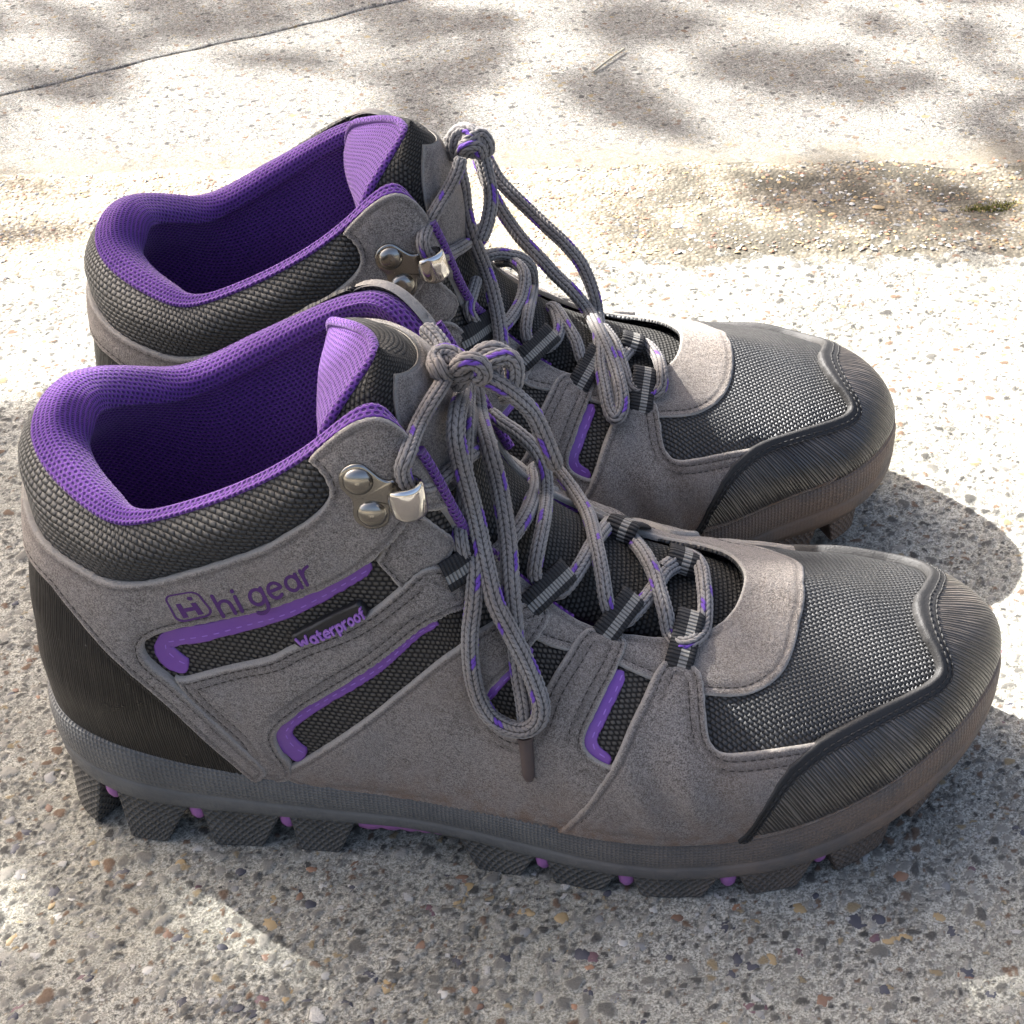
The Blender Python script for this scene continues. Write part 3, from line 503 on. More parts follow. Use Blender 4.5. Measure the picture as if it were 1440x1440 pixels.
M['concrete']=concrete();M['worn']=worn_concrete();M['sand']=sandfill()
STONES=[stone('pebble_slate',(.030,.030,.038),(.085,.085,.10)),stone('pebble_brown',(.11,.06,.04),(.24,.15,.10)),stone('pebble_ochre',(.24,.165,.075),(.38,.29,.16)),stone('pebble_grey',(.12,.12,.115),(.27,.265,.25)),stone('pebble_rust',(.19,.10,.06),(.34,.20,.12)),stone('pebble_pale',(.34,.325,.29),(.55,.53,.48)),stone('pebble_plum',(.09,.05,.055),(.17,.10,.11))]
# ------------------------------------------------------------------ boot parts
class Boot:
    def __init__(s,left,root):
        s.left=left;s.root=root;s.S=Surf(columns(left));S=s.S
        # leather is never perfectly fair: shallow waves over the whole upper
        ph=1.7 if left else 0
        X=S.G;w=np.sin(X[...,0]*.21+X[...,2]*.13+ph)*np.sin(X[...,2]*.19-X[...,0]*.07+ph*2)*.35+np.sin(X[...,0]*.09+X[...,1]*.17+ph)*.3
        fx=np.exp(-((X[...,0]-186)/16)**2)*np.exp(-((X[...,2]-40)/16)**2);w-=fx*1.1*np.cos((X[...,0]-186)*.42+X[...,2]*.18)
        env=np.clip(np.minimum(np.linspace(0,1,NV)/.12,(1-np.linspace(0,1,NV))/.15),0,1);S.G=X+S.N*(w*env)[...,None]
        s.st=Acc();s.pst=Acc();s.c=Acc()
        s.P=DATA['panels']
    def o(s): return (140,0,0)
    def mesh(s,name,V,F,mat,parent=None,**k): return mesh(name,V,F,mat,parent or s.root,origin=s.o() ,**k)
    def frame(s,poly):
        c=poly.mean(0);S=s.S;e=.02
        a=np.linalg.norm(S.P(c[0]+e,c[1])-S.P(c[0]-e,c[1]))/(2*e);b=np.linalg.norm(S.P(c[0],min(c[1]+e,1))-S.P(c[0],c[1]-e))/(min(c[1]+e,1)-c[1]+e)
        return np.array([max(a,6),max(b,20)])
    def panel(s,name,poly,h,mat,r=.85,off=0,step=1.9,ch=2,stitch=(),groove=.28,puff=0,parent=None,pacc=None,pitch=(1.9,.45),uvrot=0,uvmode=''):
        S=s.S;poly=np.asarray(poly,float);k=s.frame(poly)
        B=resample(chaikin(poly*k,ch),1.0,True)
        area=.5*np.sum(B[:,0]*np.roll(B[:,1],-1)-B[:,1]*np.roll(B[:,0],-1))
        if area<0: B=B[::-1]
        bu=B/k;B3=S.P(bu[:,0],bu[:,1])
        t=np.roll(B,-1,0)-np.roll(B,1,0);nrm=np.stack([-t[:,1],t[:,0]],1);nrm/=np.linalg.norm(nrm,axis=1,keepdims=True)+1e-9
        pts=[];Bd=resample(B,.5,True)
        rings=[.35,.8,1.35]+[x for d,_ in stitch for x in (d-.45,d,d+.45)] if h>.4 else [.4,1.0]
        for d in sorted(set(round(x,2) for x in rings)):
            q=B+nrm*d;q=q[::1];ok=inside(q,B)&(mind(q,Bd)>d*.9);pts.append(q[ok])
        lo,hi=B.min(0),B.max(0);gx=np.arange(lo[0],hi[0],step);gy=np.arange(lo[1],hi[1],step*.87)
        X,Y=np.meshgrid(gx,gy);X=X+(np.arange(len(gy))%2)[:,None]*step*.5
        q=np.stack([X.ravel(),Y.ravel()],1);q=q[inside(q,B)]
        dm=max(rings)+step*.5
        if len(q): q=q[mind(q,Bd)>dm];pts.append(q)
        A=np.concatenate([B]+pts);nb=len(B)
        vs,es,fs,_,_,_=delaunay_2d_cdt([Vector(p) for p in A],[(i,(i+1)%nb) for i in range(nb)],[],0,1e-5)
        A=np.array([[v.x,v.y] for v in vs]);F=np.array(fs)
        cen=A[F].mean(1);F=F[inside(cen,B)]
        e1=A[F[:,1]]-A[F[:,0]];e2=A[F[:,2]]-A[F[:,0]];fl=(e1[:,0]*e2[:,1]-e1[:,1]*e2[:,0])<0;F[fl]=F[fl][:,::-1]
        uv=A/k;P=S.P(uv[:,0],uv[:,1]);N=S.Nn(uv[:,0],uv[:,1])
        B3d=resample(B3,.5,True);d=mind(P,B3d);d[d<.12]=0
        x=np.clip(d/r,0,1);H=h*(.45+.55*np.sqrt(np.clip(1-(1-x)**2,0,1)))+puff*(1-np.exp(-(d/7)**1.5))
        gr=np.zeros(len(P))
        for sd,_ in stitch:
            g=np.exp(-((d-sd)/.45)**2);H-=g*groove;gr=np.maximum(gr,g*.55)
        V=P+N*(H+off)[:,None]
        lu,lv=S.metric(uv[:,0],uv[:,1]);
        if uvmode=='plan': lu,lv=P[:,0]*1.0,P[:,1]*1.15
        if uvrot: c_,s_=math.cos(uvrot),math.sin(uvrot);lu,lv=lu*c_-lv*s_,lu*s_+lv*c_
        # skirt down to the layer below
        bi=np.where(d==0)[0]
        ed={}
        nV=len(V);bset=set(bi.tolist());E={}
        for a,b,c in F:
            for p,q in ((a,b),(b,c),(c,a)): E[(p,q)]=E.get((p,q),0)+1
        be=[(p,q) for (p,q) in E if (q,p) not in E]
        bv=sorted({p for e in be for p in e});mp={p:nV+i for i,p in enumerate(bv)}
        V2=P[bv]+N[bv]*(off-.5)
        sk=np.array([[q,p,mp[p],mp[q]] for p,q in be])
        fz=lambda a,v=None:np.r_[a,a[bv] if v is None else np.full(len(bv),v)]
        dirt=np.exp(-np.clip(P[:,2]-zband(uv[:,0])-1,0,99)/9)*np.clip((P[:,0]-40)/90,0,1)
        ob=s.mesh(name,np.concatenate([V,V2]),[F,sk],mat,parent,uv=np.stack([fz(lu),fz(lv)],1),attrs={'edge':fz(d,0),'groove':fz(gr,0),'dirt':fz(dirt)})
        # stitches along inner offsets
        acc=pacc or s.st
        for sd,_ in stitch:
            q=B+nrm*sd;q=resample(q,.4,True);ok=inside(q,B)&(mind(q,Bd)>sd*.93);ok&=(q[:,1]/k[1]>.055)&(q[:,1]/k[1]<.985)
            runs=np.split(np.arange(len(q)),np.where(~ok)[0])
            for rn in runs:
                rn=rn[ok[rn]]
                if len(rn)<8: continue
                w=q[rn]/k;p3=S.P(w[:,0],w[:,1])+S.Nn(w[:,0],w[:,1])*(off+h-groove*.75+puff*(1-math.exp(-(sd/7)**1.5)))
                dd=np.r_[0,np.cumsum(np.linalg.norm(np.diff(p3,axis=0),axis=1))];N3=S.Nn(w[:,0],w[:,1]);x=.3
                while x+pitch[0]<dd[-1]:
                    a=np.array([np.interp(x,dd,p3[:,j]) for j in range(3)]);b=np.array([np.interp(x+pitch[0],dd,p3[:,j]) for j in range(3)])
                    stitch_seg(acc,a,b,N3[min(np.searchsorted(dd,x),len(N3)-1)]);x+=sum(pitch)*(1+.08*random.uniform(-1,1))
        return ob
    def both(s,name,key,*a,**k):
        p=np.array(s.P[key]);s.panel(name,p,*a,**k)
        q=p.copy();q[:,0]=28-q[:,0];return s.panel(name,q[::-1],*a,**k)
    def tube(s,name,path,r,mat,parent=None,n=10,closed=False,rr=None,attrs=None):
        P=np.asarray(path,float);T=np.gradient(P,axis=0);T/=np.linalg.norm(T,axis=1,keepdims=True)+1e-9
        up=np.array([0,0,1.]);A=[];a=np.cross(T[0],up);a/=np.linalg.norm(a)+1e-9
        for t in T:
            a=a-t*(a@t);a/=np.linalg.norm(a)+1e-9;A.append(a.copy())
        A=np.array(A);Bv=np.cross(T,A);th=np.arange(n)*2*np.pi/n
        R=(np.full(len(P),r) if rr is None else rr)[:,None,None]
        V=P[:,None]+(np.cos(th)[None,:,None]*A[:,None]+np.sin(th)[None,:,None]*Bv[:,None])*R
        L=np.r_[0,np.cumsum(np.linalg.norm(np.diff(P,axis=0),axis=1))]
        uv=np.stack([np.broadcast_to(th*r,(len(P),n)),np.broadcast_to(L[:,None],(len(P),n))],-1).reshape(-1,2)
        F=[grid_faces(len(P),n,False,True)];Vf=V.reshape(-1,3)
        F.append(np.array([list(range(n))[::-1]]));F.append(np.array([[len(Vf)-n+i for i in range(n)]]))
        return s.mesh(name,Vf,F,mat,parent,uv=uv)
    def lace(s,name,path,r=2.75,mat=None,parent=None,seed=0):
        P=catmull(path,.42);n=48;T=np.gradient(P,axis=0);T/=np.linalg.norm(T,axis=1,keepdims=True)+1e-9
        a=np.cross(T[0],(.3,.2,1.));a/=np.linalg.norm(a);A=[]
        for t in T:
            a=a-t*(a@t);a/=np.linalg.norm(a)+1e-9;A.append(a.copy())
        A=np.array(A);Bv=np.cross(T,A);th=np.arange(n)*2*np.pi/n;L=np.r_[0,np.cumsum(np.linalg.norm(np.diff(P,axis=0),axis=1))]
        NC=8;p=1.6;c=np.floor(th*NC/(2*np.pi)).astype(int);f=th*NC/(2*np.pi)-c
        sl=np.where(c%2==0,f,1-f)[None]*1.15
        ph=L[:,None]/p+sl+seed*.37;cell=np.floor(ph).astype(int);fr=ph-cell
        hg=np.clip(np.sin(np.pi*fr),0,1)**.6*np.clip(np.sin(np.pi*f),.03,1)[None]**.5
        cyc=(cell+seed*3)%13;fl=(((c[None])==(1+seed)%8)&(cyc<3))|(((c[None])==(4+seed)%8)&((cyc==5)|(cyc==6)))|(((c[None])==(6+seed)%8)&((cyc==8)|(cyc==9)))
        tone=((cell*7+c[None]*13+seed)%5)/5.
        s0=np.minimum(L,L[-1]-L);tap=np.clip(.55+s0/2.2,0,1)**.5
        R=(r*(.80+.24*hg))*tap[:,None]
        V=P[:,None]+(np.cos(th)[None,:,None]*A[:,None]*1.05+np.sin(th)[None,:,None]*Bv[:,None]*.97)*R[...,None]
        Vf=V.reshape(-1,3);F=[grid_faces(len(P),n,False,True),np.array([list(range(n))[::-1]]),np.array([[len(Vf)-n+i for i in range(n)]])]
        return s.mesh(name,Vf,F,mat or M['lace'],parent,attrs={'fleck':fl.astype(float).ravel(),'hgt':hg.ravel(),'tone':tone.ravel()})
# ---- sole heights round the boot, per control column 0..14
ZT=[46,44.5,41,34,29.5,27.5,26.7,25.5,24.2,23.4,24.2,27,32,37.2,41.5]
ZB=[27,23,17,13.8,12.6,12.4,11.8,9.6,7.8,7.2,7.6,9.4,12.6,18,25]
OUT=[4.2,3.6,2.6,2.0,1.9,1.9,1.9,1.8,1.6,1.5,1.6,2.0,2.4,2.9,3.2]
def _lat(tab,u):
    u=np.asarray(u,float)%28;u=np.where(u>14,28-u,u);return np.interp(u,np.arange(15),tab)
def smooth_tab(tab):
    t=np.array(tab,float);x=np.arange(0,14.001,.1);e=np.r_[t[1::-1][:1],t,t[-2:-1]];y=np.interp(x,np.arange(15),t)
    k=np.ones(9)/9;y=np.convolve(np.pad(y,4,mode='reflect'),k,'valid');return x,y
_ZT,_ZB,_OU=smooth_tab(ZT),smooth_tab(ZB),smooth_tab(OUT)
def zband(u):
    u=np.asarray(u,float)%28;u=np.where(u>14,28-u,u);return np.interp(u,*_ZT)
def zbot(u):
    u=np.asarray(u,float)%28;u=np.where(u>14,28-u,u);return np.interp(u,*_ZB)
def outs(u):
    u=np.asarray(u,float)%28;u=np.where(u>14,28-u,u);return np.interp(u,*_OU)
def foot(S,u):
    """horizontal outline of the upper at the sole joint and its outward normal"""
    u=np.asarray(u,float);p=S.P(u,0*u+.03);n=S.Nn(u,0*u+.03).copy();n[:,2]=0;n/=np.linalg.norm(n,axis=1,keepdims=True);return p,n
def build_sole(b):
    S=b.S;u=np.arange(0,28,.05);p,n=foot(S,u);zt,zb,o=zband(u),zbot(u),outs(u);zm=zb+(zt-zb)*.36
    prof=[(-1.2,zt-3),(-.3,zt-.6),(.35,zt-.05),(o*.55,zt-.5),(o*.92,zt-2),(o+.25,zt-(zt-zm)*.45),(o+.2,zm+1.6),(o-.15,zm+.5),(o-.45,zm),(o-.05,zm-.5),(o+.1,zm-1.3),(o-.25,zb+1.6),(o-.8,zb+.5),(o-1.8,zb-.2),(o-3.4,np.maximum(zb-3.2,3.0)),(-7,np.maximum(zb-3.6,3.0)),(-16,np.maximum(zb-3.2,3.4))]
    tex=[0,.2,.6,1,1,1,1,.3,0,0,.15,.15,.1,0,0,0,0]
    V=[];UVm=[];L=S.LU[:, 2];lu,_=S.metric(u,0*u+.03);q=0
    for i,(a,z) in enumerate(prof):
        a=np.broadcast_to(a,u.shape);z=np.broadcast_to(z,u.shape);V.append(np.stack([p[:,0]+n[:,0]*a,p[:,1]+n[:,1]*a,z],1))
        if i: q=q+np.linalg.norm(V[-1]-V[-2],axis=1).mean()
        UVm.append(np.stack([lu,0*u+q],1))
    V=np.stack(V,1);UVm=np.stack(UVm,1);nn,m=V.shape[:2];Vf=V.reshape(-1,3)
    F=[grid_faces(nn,m,True,False)]
    dirt=np.clip((Vf[:,0]-150)/110,0,1)*.75
    sole=b.mesh('sole',Vf,F,M['sole'],uv=UVm.reshape(-1,2),attrs={'tex':np.tile(tex,nn),'dirt':dirt})
    # underside plate
    c=V[:,-1];cen=c.mean(0)
    rows=[c*(1-k)+np.array([0,0,1.])*0+np.stack([c[:,0],c[:,1]*0+np.interp(c[:,0],[0,280],[0,3]),c[:,2]],1)*k for k in (0,.5,1)]
    Vp=np.stack(rows,1);b.mesh('outsole_plate',Vp.reshape(-1,3),[grid_faces(nn,3,True,False)],M['lug'],sole,uv=Vp.reshape(-1,3)[:,:2],attrs={'tex':np.zeros(nn*3),'dirt':np.zeros(nn*3)})
    # lugs: (u range at the top, u range at the foot), depth inwards
    ux=lambda x,side:float(np.interp(x,pl[:,0],ul)) 
    ul=np.arange(1,13.6,.02);pl,_=foot(S,ul)
    lugs=[]
    for x0,x1,x2,x3 in ((25.5,47,27.5,38.5),(50,74,52.5,67),(76,96,78,90),(125,148,130.5,143),(150,171,152.5,166),(174,199,176.5,193.5),(203,226,206.5,220),(228,251,231.5,245.5),(253,268.5,255,264.5)):
        lugs.append(tuple(float(np.interp(x,pl[:,0],ul)) for x in (x0,x1,x2,x3)))
    full=[(-.15+.5,1.62,.55,1.38)]+lugs
    base_dz=lambda u:np.interp(np.where(u%28>14,28-u%28,u%28),[0,11,12,13,14],[0,0,.8,4.2,10.5])
    def lug(t0,t1,f0,f1,mir):
        k=7;rowsV=[];uvv=[]
        for s_ in (0,.33,.75,1.0):
            uu=np.linspace(t0+(f0-t0)*s_,t1+(f1-t1)*s_,k);uu=28-uu[::-1] if mir else uu
            p,n=foot(S,uu);o=outs(uu);zz=zbot(uu)+.9;zg=base_dz(uu);z=zz*(1-s_)+zg*s_;fl=o-np.interp(np.where(uu>14,28-uu,uu),[0,10.2,11.6,12.6,14],[1.1,1.3,2.4,4.6,8])+np.array([0,.2,.9,1.2])[[0,.33,.75,1.0].index(s_)]*np.interp(uu%28,[0,3,9,14,19,25,28],[1.3,1.0,.5,.3,.5,1.0,1.3])
            outer=np.stack([p[:,0]+n[:,0]*fl,p[:,1]+n[:,1]*fl,z],1);w=13-2.5*s_
            inner=np.stack([p[:,0]+n[:,0]*(fl-w),p[:,1]+n[:,1]*(fl-w),z],1)
            rowsV.append(np.concatenate([outer,inner[::-1]]));
        V=np.stack(rowsV,0);m=V.shape[1];F=[grid_faces(4,m,False,True)];Vf=V.reshape(-1,3)
        F=[f[:,::-1] for f in F];F.append(np.array([[3*m+i,3*m+i+1,3*m+m-2-i,3*m+m-1-i] for i in range(k-1)]))
        lu=np.linalg.norm(np.diff(V[1],axis=0),axis=1);lu=np.r_[0,np.cumsum(lu)]
        uv=np.stack([np.tile(lu,4),Vf[:,2]],1)
        o=b.mesh('lug',Vf,F,M['lug'],sole,uv=uv,attrs={'tex':np.ones(len(Vf)),'dirt':np.clip((Vf[:,0]-170)/150,0,.6)},smooth=False)
        bv=o.modifiers.new('bevel','BEVEL');bv.width=.0007;bv.segments=2;bv.limit_method='ANGLE';bv.angle_limit=.6
        return o
    for L4 in full:
        lug(*L4,False);lug(*L4,True)
    # mauve studs between the lugs and the ridged shank plate under the waist
    seq=sorted(full,key=lambda t:t[0])
    for a_,c_ in zip(seq[:-1],seq[1:]):
        um=(a_[1]+c_[0])/2
        if 4.3<um<6.3: continue
        for mir in (0,1):
            uu=np.array([28-um if mir else um]);p,n=foot(S,uu);o=outs(uu)-np.interp(um,[0,10.2,11.6,12.6,14],[3.6,3.9,5.2,8,11]);c0=np.array([p[0,0]+n[0,0]*o[0],p[0,1]+n[0,1]*o[0],zbot(uu)[0]])
            th=np.arange(10)*2*np.pi/10;V=[]
            for rr,dz in ((2.5,1),(2.6,-2.0),(2.3,-3.9),(1.5,-5.4),(.5,-5.9)): V.append(np.stack([c0[0]+rr*np.cos(th),c0[1]+rr*np.sin(th),np.full(10,max(c0[2]+dz,base_dz(uu)[0]+1.2))],1))
            Vf=np.concatenate(V);b.mesh('stud',Vf,[grid_faces(5,10,False,True)[:,::-1],np.array([[40+i for i in range(10)]])],M['mauve'],sole)
    for mir in (0,1):
        uu=np.linspace(4.55,6.25,70);us=28-uu if mir else uu;p,n=foot(S,us);o=outs(us)-2.6;z=zbot(us)
        lift=np.abs(np.sin(np.linspace(0,1,70)*np.pi*7))*1.1;taper=np.linspace(1,.25,70)
        rows=[]
        for a,dz in ((0,1),(.4,-1.0),(0,-3.6),(-2,-4.2),(-9,-3.5),(-9,1)): rows.append(np.stack([p[:,0]+n[:,0]*(o+a),p[:,1]+n[:,1]*(o+a),z+(dz if dz>0 else dz*taper*(.8)+(-lift*taper if dz<-2 else 0))],1))
        V=np.stack(rows,1);F=grid_faces(70,6);b.mesh('shank_plate',V.reshape(-1,3),[F if mir else F[:,::-1]],M['mauve'],sole)
    return sole
def lining_profile(b,u):
    S=b.S;E=S.P(u,0*u+1);N=S.Nn(u,0*u+.88);m=-N.copy();m[:,2]=0;m/=np.linalg.norm(m,axis=1,keepdims=True)+1e-9
    a=np.abs(((u+14)%28)-14)   # 0 at the heel
    side=((u%28)<14)
    tr=np.interp(a,[0,1,2,3,4.5,6.5,9],[13,12,9,4.6,3.6,3.6,3.4])
    tr=np.where(side,tr,np.interp(a,[0,1,2,3,4.5,6.5,9],[13,12.5,10,7.5,6.5,5.5,4]))
    bul=np.interp(a,[0,1,2,3,4,9],[1,1,.8,.2,0,0])
    up=np.array([0,0,1.]);R=[]
    def add(base,du,dm): R.append(base+up*np.broadcast_to(du,u.shape)[:,None]+m*np.broadcast_to(dm,u.shape)[:,None])
    O=S.P(u,0*u+.985)+S.Nn(u,0*u+.985)*1.2
    R.append(O);R.append(E+S.Nn(u,0*u+1)*1.5+up*.3)
    low=np.where(side,0,np.interp(a,[3.6,5,7],[0,-3.2,-3.0]));R[-1]=R[-1]+up*low[:,None];R[0]=R[0]+up*low[:,None]
    add(E,1.4+bul*.5+low,.2);add(E,2.0+bul*1.3+low,tr*.3);add(E,1.9+bul*1.2+low,tr*.6);add(E,.6+low*.8,tr*.95)
    for v,k,dz in ((.97,1.12,-1),(.92,1.2,-2),(.86,1.15,0),(.78,1.0,0),(.68,.85,0)): 
        base=S.P(u,0*u+v);add(base,dz*np.ones_like(u),np.maximum(tr*k,5.2))
    for v,w in ((.55,6),(.42,6),(.3,6.5),(.2,7.5),(.12,9)): add(S.P(u,0*u+v),0*u,w+0*u)
    return np.stack(R,1)
def build_lining(b):
    u=np.linspace(-9,9,330);V=lining_profile(b,u);V=nat_spline(V,64);n,m=V.shape[:2]
    lu,_=b.S.metric(u,0*u+.9);q=np.concatenate([np.zeros((n,1)),np.cumsum(np.linalg.norm(np.diff(V,axis=1),axis=2),1)],1)
    lin=b.mesh('collar_lining',V.reshape(-1,3),[grid_faces(n,m)],M['knit'],uv=np.stack([np.repeat(lu,m),q.ravel()],1))
    # insole: from the lining foot across
    c=V[:,-1];pr=c[::-1];half=n//2
    A=c[:half];B=c[::-1][:half];rows=np.stack([A*(1-k)+B*k+np.array([0,0,-1.5])*(4*k*(1-k)) for k in np.linspace(0,1,9)],1)
    b.mesh('insole',rows.reshape(-1,3),[grid_faces(half,9)],M['insole'])
    return lin
def build_tongue(b):
    Mm,N,t=tongue(b.left,84,61);ns,nb_=Mm.shape[:2]
    front=Mm+N*t[...,None]
    RU=np.concatenate([np.zeros((ns,1)),np.cumsum(np.linalg.norm(np.diff(front,axis=1),axis=2),1)],1);RU-=RU[:,nb_//2:nb_//2+1]
    RV=np.concatenate([np.zeros((1,nb_)),np.cumsum(np.linalg.norm(np.diff(front,axis=0),axis=2),0)])
    tg=b.mesh('tongue',front.reshape(-1,3),[grid_faces(ns,nb_)],M['tonguemesh'],uv=np.stack([RU,RV],-1).reshape(-1,2))
    # edge of the padded lining at the back: near side, top, far side
    sh=np.array([6.,0,5.5]) if b.left else np.zeros(3)
    near=np.array([(108,-26,100),(103,-29,112),(99,-31,124),(98.5,-31.5,134),(101,-30,143),(107.5,-24.5,150.5),(113.5,-17,155.5)])
    far=np.array([(95,20,142.5),(93.5,25,137),(94,28,129),(96,29,120),(100,28,110),(105,26,100)])
    wn=np.linspace(.2,1,len(near))[:,None];wf=np.linspace(1,.2,len(far))[:,None];near=near+sh*wn;far=far+sh*wf
    topc=np.array([near[-1],near[-1]*.72+far[0]*.28+[2.2,0,2.4],near[-1]*.4+far[0]*.6+[1.8,0,2.2],far[0]])
    def seg(p,n): 
        q=catmull(p,.3);return q[np.linspace(0,len(q)-1,n).round().astype(int)]
    C2=np.concatenate([seg(near,34)[:-1],seg(topc,30),seg(far,34)[1:]])
    k7=np.array([1,2,3,4,3,2,1])/16.
    def soft(c,n=2):
        for _ in range(n): c=np.stack([np.convolve(np.pad(c[:,j],3,mode='edge'),k7,'valid') for j in range(3)],1)
        return c
    C2=soft(C2,1)
    e0,e1=4,nb_-5;r0=int(ns*.56);r1=ns-3
    C1=np.concatenate([seg(front[r0:r1,e0],34)[:-1],seg(front[r1-1,e0:e1+1],30),seg(front[r0:r1,e1][::-1],34)[1:]])
    C1=soft(C1,2)
    mid=(C1+C2)/2;cen=np.array([104,0,118.])+sh*.5;chord=C2-C1
    tan=np.gradient(mid,axis=0);out=np.cross(tan,chord);out/=np.linalg.norm(out,axis=1,keepdims=True)+1e-9
    out*=np.sign(((mid-cen)*out).sum(1))[:,None]
    out=soft(out,4);out/=np.linalg.norm(out,axis=1,keepdims=True)+1e-9
    tt=np.linspace(0,1,11);wid=np.linalg.norm(chord,axis=1)
    R=np.stack([C1*(1-x)+C2*x+out*(np.minimum(wid*.22,1.9)*math.sin(math.pi*min(max(x,0),1))**.8)[:,None] for x in tt],1)
    La=np.r_[0,np.cumsum(np.linalg.norm(np.diff(mid,axis=0),axis=1))];Wc=np.concatenate([np.zeros((len(R),1)),np.cumsum(np.linalg.norm(np.diff(R,axis=1),axis=2),1)],1)
    Ff=grid_faces(*R.shape[:2]);g=np.cross(R[40,6]-R[40,5],R[41,5]-R[40,5])@out[40]
    b.mesh('tongue_rim',R.reshape(-1,3),[Ff if g<0 else Ff[:,::-1]],M['tonguemesh'],tg,uv=np.stack([np.repeat(La,11),Wc.ravel()],1))
    # padded lining between the two edges, swelling backwards into the opening
    En,Ef=seg(near,40)[::-1],seg(far,40);lam=np.linspace(0,1,36);top=seg(topc,36);rows=[]
    bd=np.array([-.84,-.12,-.5])
    for i in range(40):
        r=i/39;row=En[i]*(1-lam)[:,None]+Ef[i]*lam[:,None];k=max(0,1-r*9);row=row+(top-(En[0]*(1-lam)[:,None]+Ef[0]*lam[:,None]))*k
        B=8.0*np.clip(1-(2*lam-1)**2,0,1)**.65*min(1,(r/.34))**.8*(1-1.35*min(max((r-.22)/.3,0),1));rows.append(row+bd*B[:,None])
    V=np.stack(rows);Uu=np.concatenate([np.zeros((40,1)),np.cumsum(np.linalg.norm(np.diff(V,axis=1),axis=2),1)],1);Vv=np.concatenate([np.zeros((1,36)),np.cumsum(np.linalg.norm(np.diff(V,axis=0),axis=2),0)])
    F=grid_faces(40,36);g=np.cross(V[21,18]-V[20,18],V[20,19]-V[20,18])[0]
    b.mesh('tongue_lining',V.reshape(-1,3),[F if g<0 else F[:,::-1]],M['knit'],tg,uv=np.stack([Uu,Vv],-1).reshape(-1,2))
    b.tube('tongue_piping',resample(C2+out*.25,1.0),1.3,M['knit'],tg,10)
    # suede facing on the front
    s0=int(ns*.63);f0,f1=6,nb_-7;si=np.arange(s0,ns-5);jj=np.arange(f0,f1+1);X,Y=np.meshgrid(si,jj,indexing='ij')
    ex=np.minimum(np.minimum(Y-f0,f1-Y)*1.15,np.minimum((si[-1]-X)*1.2,(X-s0)*1.2))
    hh=.4+.85*np.sqrt(np.clip(1-(1-np.clip(ex/1.2,0,1))**2,0,1))-.25*np.exp(-((ex-3)/.7)**2)
    P=front[s0:ns-5,f0:f1+1]+N[s0:ns-5,f0:f1+1]*hh[...,None]
    a_,c_=P.shape[:2];rim=[(i,0) for i in range(a_)]+[(a_-1,j) for j in range(1,c_)]+[(i,c_-1) for i in range(a_-2,-1,-1)]+[(0,j) for j in range(c_-2,0,-1)]
    idx=np.array([i*c_+j for i,j in rim]);low=np.array([front[s0+i,f0+j]-N[s0+i,f0+j]*.4 for i,j in rim]);k=len(rim);base=a_*c_
    sk=np.array([[idx[i],idx[(i+1)%k],base+(i+1)%k,base+i] for i in range(k)])
    Fg=grid_faces(a_,c_)
    nv=a_*c_+k
    b.mesh('tongue_facing',np.concatenate([P.reshape(-1,3),low]),[Fg,sk],M['suede'],tg,attrs={'edge':np.r_[ex.ravel(),np.zeros(k)],'groove':np.r_[(.5*np.exp(-((ex-3)/.7)**2)).ravel(),np.zeros(k)],'dirt':np.zeros(nv)})
    return tg
def circ(cx,cy,rx,ry,a0=0,a1=360,n=16): return [(cx+rx*math.cos(math.radians(a0+(a1-a0)*i/n)),cy+ry*math.sin(math.radians(a0+(a1-a0)*i/n))) for i in range(n+1)]
GLYPH={'h':(.5,[[(0,1),(0,0)],[(0,.38),(.06,.55),(.2,.66),(.36,.62),(.45,.48),(.46,.3),(.46,0)]]),
 'i':(0,[[(0,.66),(0,0)],[(0,.88),(0,.93)]]),' ':(.02,[]),
 'g':(.5,[circ(.25,.34,.25,.31),[(.5,.64),(.5,-.08),(.45,-.24),(.3,-.32),(.14,-.31),(.04,-.24)]]),
 'e':(.5,[[(.02,.36),(.49,.36)]+circ(.25,.34,.25,.32,8,310)]),
 'a':(.5,[circ(.24,.33,.24,.31),[(.49,.64),(.49,0)]]),
 'r':(.32,[[(0,.66),(0,0)],[(0,.36),(.06,.54),(.18,.64),(.32,.65)]]),
 'W':(.86,[[(0,.95),(.2,.02),(.43,.75),(.66,.02),(.86,.95)]]),
 't':(.34,[[(.15,.92),(.15,.16),(.21,.03),(.34,.02)],[(0,.64),(.33,.64)]]),
 'p':(.5,[[(0,.64),(0,-.3)],circ(.25,.33,.25,.31)]),'o':(.52,[circ(.26,.33,.26,.32)]),
 'f':(.34,[[(.36,.95),(.24,.96),(.16,.86),(.15,.7),(.15,0)],[(0,.64),(.34,.64)]])}
